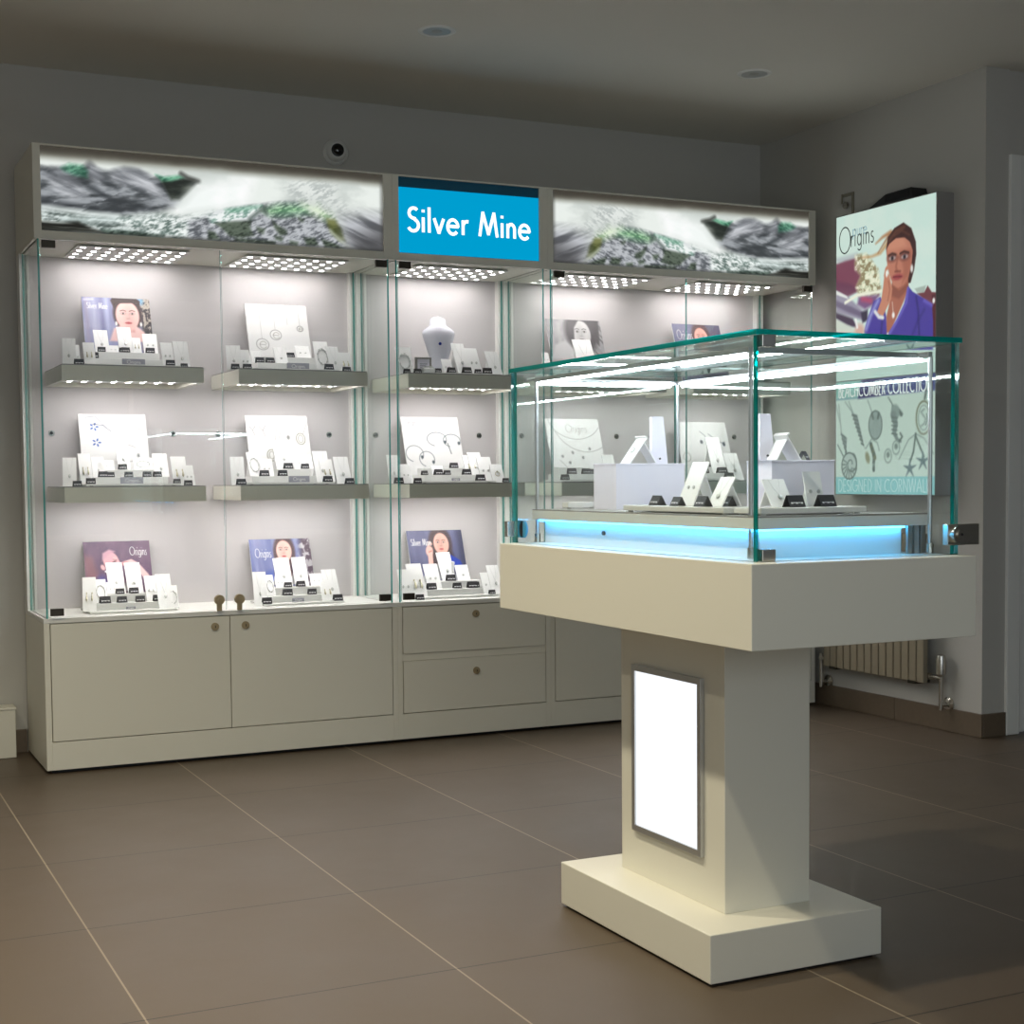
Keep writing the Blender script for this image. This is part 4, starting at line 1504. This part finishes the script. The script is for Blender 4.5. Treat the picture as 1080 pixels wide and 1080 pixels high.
shelf_goods('shelf with the teardrop sketch board', 210, 420, 5.4, LO, (275, 770, 470),
            [(165, 240, 333, 472, P_), (268, 340, 305, 458, B_), (343, 412, 345, 442, S_), (422, 518, 240, 380, P_), (532, 640, 322, 405, S_),
             (650, 732, 300, 445, P_), (690, 762, 348, 442, D_), (768, 850, 333, 462, P_)],
            [(218, 270, 445, 480), (352, 403, 420, 455), (455, 505, 390, 427), (488, 538, 350, 387), (585, 628, 388, 416), (713, 763, 415, 452),
             (838, 886, 440, 475)], (520, 637, 415, 452))
backdrop(87, 157, 571, BS, lady_profile, 'purple photograph of a woman in profile at the bottom left of the left cabinet', yb=.30,
         text=('Origins', .13, .69, .78, .26, 'ink'))
shelf_goods('deck with the purple profile photograph', 30, 550, 5.4, BS, (350, 850, 512),
            [(285, 362, 322, 478, D_), (362, 432, 332, 478, B_), (445, 538, 237, 345, P_), (552, 640, 237, 340, P_), (437, 500, 345, 430, S_),
             (655, 718, 312, 440, S_), (722, 808, 303, 455, P_), (785, 842, 365, 472, B_)],
            [(410, 472, 447, 484), (500, 548, 357, 394), (578, 630, 355, 394), (510, 565, 405, 445), (612, 665, 402, 442), (713, 767, 433, 472)],
            (562, 615, 402, 440), yf=.09)
backdrop(262, 326, 568.5, BS, lady_long_hair, 'blue grey photograph of a long haired woman at the right of left cabinet deck', yb=.30,
         text=('Origins', .15, .08, .70, .26, 'ink'))
shelf_goods('deck with the long haired woman', 210, 540, 5.4, BS, (370, 830, 520),
            [(297, 370, 345, 472, P_), (372, 422, 360, 465, B_), (430, 520, 265, 365, P_), (536, 612, 260, 350, P_), (625, 695, 350, 440, S_),
             (706, 788, 330, 470, P_), (690, 762, 388, 472, D_), (425, 480, 368, 450, S_)],
            [(362, 416, 455, 499), (480, 534, 425, 462), (488, 530, 373, 412), (560, 608, 370, 410), (622, 670, 418, 455), (768, 820, 440, 482)],
            (540, 606, 415, 452), yf=.09)
# centre cabinet
shelf_goods('shelf with the white bust', 390, 300, 6.75, UP, (392, 930, 598),
            [(180, 285, 440, 606, B_), (520, 588, 532, 592, S_), (605, 694, 415, 588, P_), (697, 784, 450, 588, S_), (845, 932, 473, 592, P_)],
            [(245, 290, 580, 606), (320, 371, 565, 606), (470, 512, 520, 582), (560, 616, 548, 590), (670, 731, 555, 592), (752, 796, 568, 596),
             (812, 871, 555, 596)], steps=False)
backdrop(422, 482, 440, LO, lambda w, h: sketch_board(w, h, 'bracelets'), 'white board with bracelet loops on the middle shelf under the blue sign',
         text=('Origins', .09, .05, .87, .24, 'greyink'))
shelf_goods('shelf with the bracelet loop board', 390, 420, 6.75, LO, (370, 900, 582),
            [(115, 192, 405, 585, P_), (217, 290, 470, 575, S_), (668, 772, 405, 540, D_), (708, 800, 385, 520, P_), (775, 872, 418, 545, S_),
             (862, 946, 470, 582, G_), (440, 520, 480, 545, S_)],
            [(182, 242, 545, 585), (320, 372, 555, 594), (372, 416, 515, 562), (468, 526, 515, 562), (533, 579, 485, 527), (577, 631, 437, 477),
             (668, 726, 515, 562), (765, 826, 515, 562), (950, 992, 543, 590)], (598, 655, 490, 550))
backdrop(428, 486, 559.5, BS, lady_blue_jacket, 'photograph of a woman raising her hand in the cabinet above the drawers', yb=.30,
         text=('Silver Mine', .11, .06, .76, .36, 'ink'))
shelf_goods('deck above the drawers', 400, 540, 5.4, BS, (255, 720, 482),
            [(100, 172, 330, 482, S_), (168, 255, 298, 470, D_), (258, 338, 298, 440, S_), (342, 420, 232, 350, P_), (432, 505, 302, 405, P_),
             (582, 650, 345, 455, S_), (625, 690, 305, 430, P_)],
            [(212, 256, 445, 484), (278, 330, 412, 449), (386, 436, 335, 372), (425, 470, 410, 449), (508, 562, 410, 447), (526, 572, 375, 412),
             (628, 662, 398, 435)], yf=.075)
# right cabinet
backdrop(575, 632, 337.5, UP, lady_mono, 'black and white photograph of a woman on the top shelf of the right cabinet')
backdrop(708, 758, 342.5, UP, lady_dark, 'small dark photograph of a woman on the top shelf at far right',
         text=('Origins', .16, .07, .74, .32, 'ink'))
shelf_goods('shelf with the black and white portrait', 560, 180, 3.375, UP, (60, 300, 668), [(165, 229, 598, 668, P_), (42, 66, 648, 668, S_)], [])
backdrop(574, 630, 442, LO, lambda w, h: sketch_board(w, h, 'necklaces'), 'white board with necklace loops seen through the counter glass',
         text=('Origins', .13, .36, .78, .40, 'posterblack'))
shelf_goods('shelf with the necklace loop board', 520, 330, 3.6, LO, (268, 440, 628), [(422, 462, 538, 612, P_)],
            [(262, 290, 608, 630), (287, 318, 592, 615), (342, 370, 594, 616), (360, 385, 574, 598)])
backdrop(711, 764, 445.5, LO, lambda w, h: sketch_board(w, h, 'blue drops'), 'white board with small blue gem sketches on the right cabinet middle shelf')
shelf_goods('shelf with the small gem board', 520, 330, 3.6, LO, (770, 935, 628), [(890, 940, 532, 620, P_), (825, 872, 472, 560, P_)],
            [(795, 822, 596, 616), (825, 855, 558, 578), (865, 893, 555, 576), (857, 890, 580, 606), (886, 916, 575, 600)])

# necklace bust, gem pendant, ring box and bangle on the centre top shelf
t = thing('necklace_bust', 'white necklace bust on the top shelf under the blue sign', 'necklace bust', (1.484, .200, UP+.0003), (0, 0, -.25))
n = 28
prof = [(.000, .017, .014, 0), (.008, .022, .017, 0), (.03, .026, .018, .0), (.06, .034, .021, .003), (.095, .044, .026, .007), (.130, .054, .030, .012), (.156, .0615, .033, .017),
        (.168, .062, .034, .020), (.176, .056, .034, .023), (.184, .045, .033, .026), (.191, .035, .031, .029), (.199, .031, .030, .032), (.214, .030, .029, .034), (.2145, .0, .0, .034)]
mb = MB()
for z, rx, ry, yo in prof:
    for i in range(n):
        a = 2*math.pi*i/n
        mb.v.append((rx*math.cos(a), yo+ry*math.sin(a)*(1 if math.sin(a) < 0 else .6), z+(-.03*math.cos(a)*0)+(.016*math.sin(a) if z > .198 else 0)))
for k in range(len(prof)-1):
    for i in range(n):
        j = (i+1) % n
        mb.f.append((k*n+i, k*n+j, (k+1)*n+j, (k+1)*n+i))
        mb.m.append(0)
mb.f.append(tuple(range(n-1, -1, -1)))
mb.m.append(0)
b = mb.build('bust', MT['bust'], t, smooth=True)
b.modifiers.clear()
nk = thing('pendant_necklace', 'fine silver necklace with dark blue gem hanging on the white bust', 'necklace', (1.484, .200, UP), (0, 0, -.25))
ch = MB()
ch.tube([(-.030, .012, .196), (-.026, -.004, .176), (-.014, -.0155, .152), (0, -.0185, .128), (.014, -.0155, .152), (.026, -.004, .176), (.030, .012, .196)], .0007, 5)
ch.build('chain', MT['silver'], nk)
gm = MB().lathe([(.001, -.005), (.006, -.003), (.006, 0), (.004, .002)], (0, -.0215, .122), 1, 10)
gm.build('gem', MT['blue'], nk)
rb = thing('ring_box', 'small open grey framed box on top shelf left of the white bust', 'box', (1.3935, .125, UP), (0, 0, -.1))
mb = MB().box(-.030, .030, .02, .028, .001, .066).box(-.030, -.024, .012, .02, .001, .066).box(.024, .030, .012, .02, .001, .066)
mb.box(-.024, .024, .012, .02, .060, .066).box(-.03, .03, .012, .02, .001, .007)
mb.build('frame', MT['frame'], rb)
box('insert', (-.0235, .0235, .0165, .0198, .0072, .0598), MT['lilac'], rb)
mb = MB()
for k in range(3):
    mb.box(-.014, .014-.004*k, .0158, .0164, .040-.007*k, .043-.007*k)
mb.build('print', MT['greyink'], rb)
bg = thing('silver_bracelet', 'silver bracelet on white cushion in front of the grey framed box', 'bracelet', (1.392, .085, UP))
box('cushion', (-.022, .022, -.012, .014, .0002, .022), MT['card'], bg, .006)
mb = MB()
for yy in (-.004, .006):
    mb.tube([(.024*math.cos(q), yy, .014+.014*math.sin(q)) for q in np.linspace(0, 6.28, 24)[:-1]], .0022, 6, closed=True)
mb.build('band', MT['silver'], bg, smooth=True)
rc = thing('ring_cone', 'tall white ring cone among the cards above the drawers', 'ring holder', (1.545, .235, BS+.0562))
MB().lathe([(.011, 0), (.010, .004), (.0055, .012), (.0052, .058), (.0075, .064), (.0065, .070), (.001, .072)], n=18).build('cone', MT['card'], rc, smooth=True)
MB().tube([(.0062*math.cos(q), .0062*math.sin(q), .03) for q in np.linspace(0, 6.28, 16)[:-1]], .0012, 5, closed=True).build('ring', MT['silver'], rc)

# ======================================================== GLASS COUNTER
SX0, SX1, SY0, SY1, SZ0, SZ1 = .755, 1.2535, -2.904, -1.889, .654, .8033
GX0, GX1, GY0, GY1, GZ = .799, 1.2525, -2.856, -1.862-.004, 1.207
ct = thing('glass_counter', 'free standing white pedestal counter with glass case and lit panel in front', 'display counter', (1.0, -2.4, 0))
OX, OY = 1.0, -2.4


def CP(name, m, dims, bevel=0, par=None, faces=None, **k):
    x0, x1, y0, y1, z0, z1 = dims
    return MB().box(x0-OX, x1-OX, y0-OY, y1-OY, z0, z1, faces=faces).build(name, m, par or ct, bevel, **k)


CP('base_plinth', MT['lam'], (.803, 1.2045, -2.70, -2.095, .006, .0997), .002)
CP('plinth_foot', MT['black'], (.815, 1.19, -2.69, -2.11, 0, .0058))
CP('pedestal', MT['lam'], (.902, 1.1037, -2.60, -2.196, .0997, SZ0), .001)
CP('case_body', MT['lam'], (SX0, SX1, SY0, SY1, SZ0, SZ1), .0012)
lp = None
mb = MB()
ly0, ly1, lz0, lz1, fw = -2.527, -2.2545, .196, .554, .013
for a in ((.893, .902, ly0, ly1, lz0, lz0+fw), (.893, .902, ly0, ly1, lz1-fw, lz1), (.893, .902, ly0, ly0+fw, lz0+fw, lz1-fw), (.893, .902, ly1-fw, ly1, lz0+fw, lz1-fw)):
    mb.box(a[0]-OX, a[1]-OX, a[2]-OY, a[3]-OY, a[4], a[5])
lp = mb.build('light_panel', MT['alu'], ct, .0006)
CP('diffuser', MT['diff'], (.897, .9018, ly0+fw, ly1-fw, lz0+fw, lz1-fw), par=lp)
# glass case
GT = .010
CP('glass_pane', GE('i'), (GX0, GX0+GT, GY0+GT, GY1, SZ1, GZ-GT), faces=PANE_X)
CP('glass_pane', GE('i'), (GX0, GX1, GY0, GY0+GT, SZ1, GZ-GT), faces=PANE_Y)
CP('glass_pane', GE('i'), (GX1-GT, GX1, GY0+GT, GY1, SZ1, GZ-GT), faces=PANE_X)
CP('glass_pane', GE('i'), (GX0+GT, GX1-GT, GY1-GT, GY1, SZ1, GZ-GT), faces=PANE_Y)
CP('glass_top', GE('i'), (GX0-.004, GX1+.004, GY0-.004, GY1+.004, GZ-GT+.0004, GZ), faces=PANE_Z)
# metal corner clips
for z in (SZ1+.001, GZ-.030):
    CP('corner_clip', MT['chrome'], (GX0+.008, GX0+.036, GY0-.006, GY0+.012, z, z+.021), .001)
# deck on a recessed blue lit inner box
DX0, DX1, DY0, DY1, DZ = .842, 1.236, -2.793, -1.884, .8807
dk = CP('inner_deck', MT['white'], (DX0, DX1, DY0, DY1, .857, DZ-.003), .001)
CP('deck_mat', MT['frame'], (DX0+.001, DX1-.001, DY0+.001, DY1-.001, DZ-.0029, DZ), par=dk)
CP('inner_plinth', MT['white'], (.866, 1.190, -2.770, -1.905, SZ1, .857))
b = MB()
b.box(.851-OX, .857-OX, DY0+.012-OY, DY1-.02-OY, .853, .857)
b.box(.857-OX, 1.19-OX, DY0+.012-OY, DY0+.018-OY, .853, .857)
b.build('blue_light_strip', MT['bled'], dk, label='blue light strip')
MB().cyl((.861-OX, -2.19-OY, .833), .0045, .005, 0, 12).build('plinth_bolt', MT['black'], dk)
mb = MB()
for xx in (1.196, 1.212, 1.228):
    mb.box(xx-OX, xx+.011-OX, -2.782-OY, -2.776-OY, SZ1, .857)
mb.build('vent_slats', MT['alu'], ct)
# inner frame with strip lights
fx0, fx1, fy0, fy1, fz = .853, 1.238, -2.760, -1.890, 1.176
for x, y in ((fx0, fy0), (fx0, fy1), (fx1, fy1), (fx1, fy0-.035)):
    pl = MB().cyl((x-OX, y-OY, SZ1), .0042, fz-SZ1, 2, 12).build('frame_pole', MT['alu'], ct, smooth=True)
    MB().cyl((x-OX, y-OY, SZ1), .007, .02, 2, 14).build('pole_foot', MT['chrome'], pl, smooth=True)


def rail(x0, x1, y0, y1, lx0, lx1, ly0_, ly1_, label=None):
    r = CP('frame_rail', MT['alu'], (x0, x1, y0, y1, fz, fz+.010), .001)
    CP('light_strip', MT['strip'], (lx0, lx1, ly0_, ly1_, fz-.0045, fz-.0002), par=r)


rail(fx0-.005, fx0+.005, fy0, fy1, fx0+.0015, fx0+.0045, fy0+.02, fy1-.02)
rail(fx1-.005, fx1+.005, fy0-.035, fy1, fx1-.002, fx1+.002, fy0, fy1-.02)
rail(fx0+.006, fx1-.006, fy1-.005, fy1+.005, fx0+.02, fx1-.02, fy1-.002, fy1+.002)
CP('frame_rail', MT['alu'], (fx0+.006, fx1-.006, fy0-.005, fy0+.005, fz, fz+.010), .001)
# door lock at the right, hinge lock at the far left
lk = CP('lock_plate', MT['chrome'], (1.214, 1.290, -2.872, -2.858, .822, .861), .001)
MB().cyl((1.233-OX, -2.884-OY, .842), .0165, .012, 1, 24).cyl((1.233-OX, -2.888-OY, .842), .009, .004, 1, 18).build('lock_barrel', MT['chrome'], lk, smooth=True)
MB().cyl((1.233-OX, -2.8885-OY, .842), .003, .002, 1, 10).build('keyhole', MT['black'], lk)
hk = CP('hinge_plate', MT['chrome'], (GX0-.014, GX0+.004, GY1-.004, GY1+.014, .8165, .853), .001)
mb = MB().cyl((GX0+.010-OX, GY1-.036-OY, .835), .020, .004, 0, 24)
mb.box(GX0+.010-OX, GX0+.014-OX, GY1-.036-OY, GY1-.009-OY, .8155, .8545)
mb.build('hinge_disc', MT['lockblue'], hk, label='round hinge disc with blue light in its colour')

# goods in the counter; the left group faces left, the other faces the front
FL, FF = R(-90), 0.0


def riser(label, dims):
    x0, x1, y0, y1, z1 = dims
    t = thing('riser_block', label, 'display stand', ((x0+x1)/2, (y0+y1)/2, DZ))
    w, d = (x1-x0)/2, (y1-y0)/2
    box('block', (-w, w, -d, d, 0, z1-DZ-.004), MT['lilac'], t, .0006)
    box('top', (-w-.001, w+.001, -d-.001, d+.001, z1-DZ-.0039, z1-DZ), MT['lilac'], t, .0006)
    return t


def low_tray(label, x0, x1, y0, y1, z=DZ, h=.014):
    t = thing('display_tray', label, 'display tray', ((x0+x1)/2, (y0+y1)/2, z))
    w, d = (x1-x0)/2, (y1-y0)/2
    box('tray', (-w, w, -d, d, .003, h), MT['acryl'], t, .0015)
    mb = MB()
    for sx in (-1, 1):
        for sy in (-1, 1):
            mb.cyl((sx*(w-.012), sy*(d-.012), 0), .006, .003, n=12)
    mb.build('foot', MT['white'], t)
    return t


yl = lambda px, x: at(px, 535, 0, x)[1]
xf = lambda px, y: at(px, 535, 1, y)[0]
low_tray('long white tray along the left side of the counter deck', .862, .945, yl(763, .862), yl(657, .862))
low_tray('white tray along the front of the counter deck', xf(803, -2.755), xf(914, -2.755), -2.755, -2.665)
low_tray('tiny white tray at the far end of the counter deck', .90, .985, -1.955, -1.925, h=.016)
bL = yl(650, .957)
riser('pale lilac block behind the left tray in the glass counter', (.957, xf(722, bL), bL, bL+.105, .9845))
bR = -2.60
xr = xf(814, bR)
riser('pale lilac block behind the front tray in the glass counter', (xr, xf(880, bR), bR, bR+.085, .984))
# tall upright slabs standing on the blocks


def slab(label, px0, px1, ptop, x, y, zb, lean, rz, name='necklace_stand'):
    t = thing(name, label, 'necklace stand', (x, y, zb+.0003), (-lean, 0, rz))
    a, b = at(px0, ptop, 1, y), at(px1, ptop, 1, y)
    h = a[2]-zb
    w = b[0]-a[0]
    MB().prism([(-w*.5, 0), (w*.5, 0), (w*.36, h), (-w*.36, h)], 1, 0, .012).build('slab', MT['lilac'], t, .001)
    MB().cyl((0, -.003, h*.10), .0022, .003, 1, 10).build('pin', MT['black'], t)
    return t


slab('tall lilac slab on the block at the left of counter', 686, 703, 439, xf(695, bL+.06), bL+.055, .9845, R(5), 0)
slab('tall lilac slab behind the green glass corner of the counter', 800, 816, 436, xf(808, bR+.05), bR+.045, .984, R(5), 0)


def easel(label, x, y, zb, h, rz, lean, w=.045, kind='card'):
    t = thing('ring_easel', label, 'jewellery stand', (x, y, zb+.0003), (-lean, 0, rz))
    box('panel', (-w/2, w/2, 0, .003, 0, h), MT['card'], t, .0006)
    box('top_lip', (-w/2, w/2, -.006, -.0001, h-.003, h), MT['card'], t)
    s = MB()
    strut(s, w*.8, h, lean)
    s.build('strut', MT['card'], t)
    MB().tube([(.007*math.cos(q), -.002, h*.5+.007*math.sin(q)) for q in np.linspace(0, 6.28, 16)[:-1]], .0011, 5, closed=True).build('ring', MT['silver'], t)
    return t


easel('white ring easel on the left lilac block', xf(659, bL+.05), bL+.05, .9845, .076, FL, R(38))
easel('white ring easel on the front lilac block', xf(838, bR+.03), bR+.028, .984, .062, FL+R(180), R(35))


def ccard(label, kind, x, y, zb, w, h, rz, lean=R(24)):
    k = make_card(kind, lean, w, h)
    k.location = (x, y, zb+.0003)
    k.rotation_euler = (-lean, 0, rz)
    k['label'] = label
    return k


TZ = DZ+.014
ccard('large white card with earrings on the left tray of counter', S_, .890, yl(722, .89), TZ, .060, .096, FL, R(24))
ccard('smaller white card at the near end of left tray', P_, .892, yl(752, .89), TZ, .050, .066, FL, R(30))
ccard('white leaning card with pin near the glass corner', P_, xf(826, -2.70), -2.70, TZ, .050, .062, FF, R(33))
ccard('white card with two dark studs at the right of front tray', S_, xf(861, -2.69), -2.69, TZ, .040, .068, FF, R(14))


def ctag(label, x, y, zb, rz, s=1.0):
    return dup(TAG, (x, y, zb+.0003), (0, 0, rz), (s, s, s*.95), label)


ctag('black price tag at the far end of the left counter tray', .868, yl(688, .868), TZ, FL)
ctag('black price tag second from far end of left counter tray', .870, yl(710, .870), TZ, FL, .9)
ctag('black price tag third from far end of left counter tray', .868, yl(736, .868), TZ, FL)
ctag('black price tag at the near end of left counter tray', .920, yl(766, .92)+.012, TZ, FL, .95)
ctag('black price tag at the left of the front counter tray', xf(842, -2.748), -2.748, TZ, FF, 1.08)
ctag('black price tag at the right of the front counter tray', xf(875, -2.748), -2.748, TZ, FF, 1.08)
ctag('black price tag on top of the front lilac block', xf(853, bR+.03), bR+.03, .984, FF+R(40), .9)

# ======================================================== SMALL ROOM THINGS
cm = thing('security_camera', 'round white security camera on the back wall above the cabinets', 'security camera', (1.176, WY, 2.2), (0, 0, R(-8)))
cm.scale = (1.14, 1.14, 1.14)
MB().lathe([(.001, 0), (.043, 0), (.043, -.008), (.040, -.014), (.036, -.018)], axis=1, n=32).build('mount_ring', MT['white'], cm, smooth=True)
MB().lathe([(.035, -.012), (.034, -.028), (.027, -.040), (.0215, -.044)], axis=1, n=32).build('housing', MT['white'], cm, smooth=True)
ln = MB().lathe([(.0212, -.040), (.021, -.047), (.017, -.049)], axis=1, n=28).build('lens_ring', MT['black'], cm, smooth=True)
MB().lathe([(.0165, -.0480), (.012, -.0525), (.001, -.054)], axis=1, n=28).build('lens', mat('lens_glass', (8, 8, 12), .05, 0, .8), ln, smooth=True)


def downlight(x, y, label, lit=False):
    t = thing('ceiling_downlight', label, 'ceiling light', (x, y, CH), group='ceiling downlights')
    MB().lathe([(.062, 0), (.062, -.002), (.056, -.005), (.047, -.004), (.046, .0)], n=32).build('trim_ring', MT['white'], t, smooth=True)
    MB().lathe([(.0455, -.0025), (.040, -.0012), (.020, -.0008), (.018, -.0008)], n=28).build('reflector', MT['silver'], t, smooth=True)
    MB().lathe([(.0178, -.001), (.017, -.004), (.001, -.006)], n=20).build('lamp', MT['warm'] if lit else MT['off'], t, smooth=True)
    if lit:
        pass
    return t


downlight(1.197, -.496, 'unlit round ceiling downlight at left, above the left cabinet')
downlight(2.430, -.496, 'unlit round ceiling downlight at right, above the right cabinet')

# lightbox on the right wall
px, py0, py1, pz0, pz1 = 3.05, -.757, -.170, .879, 1.986
lb = thing('poster_lightbox', 'tall backlit poster box on the right wall above the radiator', 'poster', (px, -.46, 1.43), (0, 0, R(-90)))
hw, hh = (py1-py0)/2, (pz1-pz0)/2
MB().box(-hw, hw, .0, WX-px, -hh, hh).build('box_frame', MT['frame'], lb, .001)
split = -.10
pp = seaside_poster(2*hw-.008, hh-split-.004)
a_ = pp.mesh('photograph', MT['litposter'], lb, -hw+.004, split, -.0008)
lettering('pure', .046, -hw+.105, hh-.092, .0045, -.0014, emit('lit_print_faint', (168, 206, 214), .72), lb, .088, name='faint_lettering')
mb = MB()
for pl_ in strokes('Q', .098, -hw+.022, hh-.142, .078):
    ribbon(mb, pl_, .0050, -.0016)
for pl_ in strokes('rigins', .074, -hw+.094, hh-.132, .142, .13):
    ribbon(mb, pl_, .0046, -.0016)
mb.build('heading', MT['posterblack'], lb, label='thin black lettering')
p2 = pendants_poster(2*hw-.008, hh+split-.008)
p2.mesh('jewellery_print', MT['litposter'], lb, -hw+.004, -hh+.004, -.0008)
H2 = hh+split-.008
wht = emit('lit_print_white', (240, 246, 240), .85)
lettering('BEACHCOMBER COLLECTION', .052, -hw+.022, split-.066, .0062, -.0016, wht, lb, 2*hw-.044, .12)
lettering('DESIGNED IN CORNWALL', .048, -hw+.022, -hh+.014, .0045, -.0016, emit('lit_print_pale', (200, 232, 230), .85), lb, 2*hw-.05, .12, name='footer_lettering')
bk = thing('wall_bracket', 'flat olive metal hook bracket at top left of the poster box', 'bracket', (WX, -.150, 2.03), (0, 0, R(-90)))
MB().box(-.040, .030, -.006, 0, .046, .058).box(.018, .030, -.006, 0, -.040, .046).box(-.040, -.034, -.012, -.006, .02, .058).build('plate', MT['bracket'], bk, .001)
MB().lathe([(.014, 0), (.014, -.010), (.001, -.012)], (-.010, -.0065, .010), 1, 16).build('hook_disc', MT['chrome'], bk, smooth=True)
sp = thing('black_box_speaker', 'black box standing on top of the poster box by the wall', 'speaker', (3.09, -.49, pz1), (0, 0, R(-90)))
MB().prism([(-.13, 0), (.13, 0), (.115, .040), (-.03, .038)], 1, -.035, .04).build('cabinet', MT['black'], sp, .003)
MB().box(-.03, .105, -.0365, -.0355, .006, .032).build('grille', mat('grille_cloth', (34, 34, 36), .9), sp)

# radiator
ra = thing('radiator', 'flat bronze grey slatted radiator low on the right wall', 'radiator', (WX, -.385, 0), (0, 0, R(-90)))
n_s = 14
y0r, y1r = -.305, .305
for i in range(n_s):
    xa = y0r+(y1r-y0r)*i/n_s
    box('bar', (xa+.003, xa+(y1r-y0r)/n_s-.003, -.075, -.052, .175, .735), MT['rad'], ra, .004)
for z in (.20, .69):
    MB().cyl((y0r, -.041, z), .012, y1r-y0r, 0, 14).build('header_pipe', MT['rad'], ra, smooth=True)
for xx in (-.245, .235):
    for z in (.18, .64):
        box('bracket', (xx-.02, xx+.02, -.075, 0, z-.012, z), MT['dark'], ra)
for sx, big in ((-1, False), (1, True)):
    xx = sx*(.305+.055)
    mb = MB().cyl((sx*.305, -.041, .20), .009, sx*.06, 0, 12)
    mb.cyl((xx, -.041, .08), .008, .14, 2, 12)
    if big:
        mb.lathe([(.011, .205), (.020, .215), (.020, .265), (.016, .285), (.001, .290)], (xx, -.041, 0), 2, 18)
    mb.cyl((xx, -.041, .10), .009, .041, 1, 12)
    mb.lathe([(.001, 0), (.027, 0), (.027, -.006), (.015, -.014)], (xx, 0, .10), 1, 20)
    mb.build('valve', MT['chrome'], ra, smooth=True)

# white plinth box at the extreme left
wb = thing('white_box', 'low white box on the floor left of the cabinets', 'box', (-.23, .41, 0))
box('body', (-.18, .18, -.045, .045, .001, .168), MT['lam'], wb, .002)
box('lid', (-.183, .183, -.048, .048, .1682, .176), MT['lam'], wb, .002)

for p in PROTOS:       # the patterns the copies were made from
    for c in list(p.children):
        bpy.data.objects.remove(c)
    bpy.data.objects.remove(p)

# ======================================================== LIGHTS


def spot(x, y, power, col, angle=100, blend=.6, r=.04, aim=None):
    l = bpy.data.lights.new('downlight_lamp', 'SPOT')
    l.energy = power
    l.color = col
    l.spot_size = R(angle)
    l.spot_blend = blend
    l.shadow_soft_size = r
    o = bpy.data.objects.new('downlight_lamp', l)
    COL.objects.link(o)
    o.location = (x, y, CH-.012)
    if aim:
        o.rotation_euler = (Vector(aim)-o.location).to_track_quat('-Z', 'Y').to_euler()
    return o


def area(x, y, z, sx, sy, rot, power, col):
    l = bpy.data.lights.new('added_fill_light', 'AREA')
    l.shape = 'RECTANGLE'
    l.size, l.size_y = sx, sy
    l.energy = power
    l.color = col
    o = bpy.data.objects.new('added_fill_light', l)
    COL.objects.link(o)
    o.location = (x, y, z)
    o.rotation_euler = rot
    return o


WARM = (1.0, .90, .68)
for x, y, pw in ((-.12, -3.0, 112), (-1.2, -1.8, 104), (-.1, -1.75, 108), (-1.25, -4.2, 22)):
    spot(x, y, pw, WARM, 135, 1.0)
area(-1.1, -7.02, 1.35, 3.0, 1.6, (R(90), 0, 0), 36, (.90, .97, 1.0))  # unseen fill light, added at the window to brighten the room

w = bpy.data.worlds.new('daylight_outside')
SC.world = w
w.use_nodes = True
bgn = w.node_tree.nodes['Background']
bgn.inputs['Color'].default_value = (.75, .85, 1, 1)
bgn.inputs['Strength'].default_value = .5

SC.view_settings.view_transform = 'Standard'
SC.view_settings.look = 'None'
SC.view_settings.gamma = 1
SC.view_settings.exposure = 0
SC.view_settings.use_curve_mapping = False
SC.cycles.use_denoising = True
SC.cycles.max_bounces = 10
SC.cycles.transparent_max_bounces = 40
SC.cycles.caustics_reflective = False
SC.cycles.caustics_refractive = False
SC.cycles.sample_clamp_indirect = 6
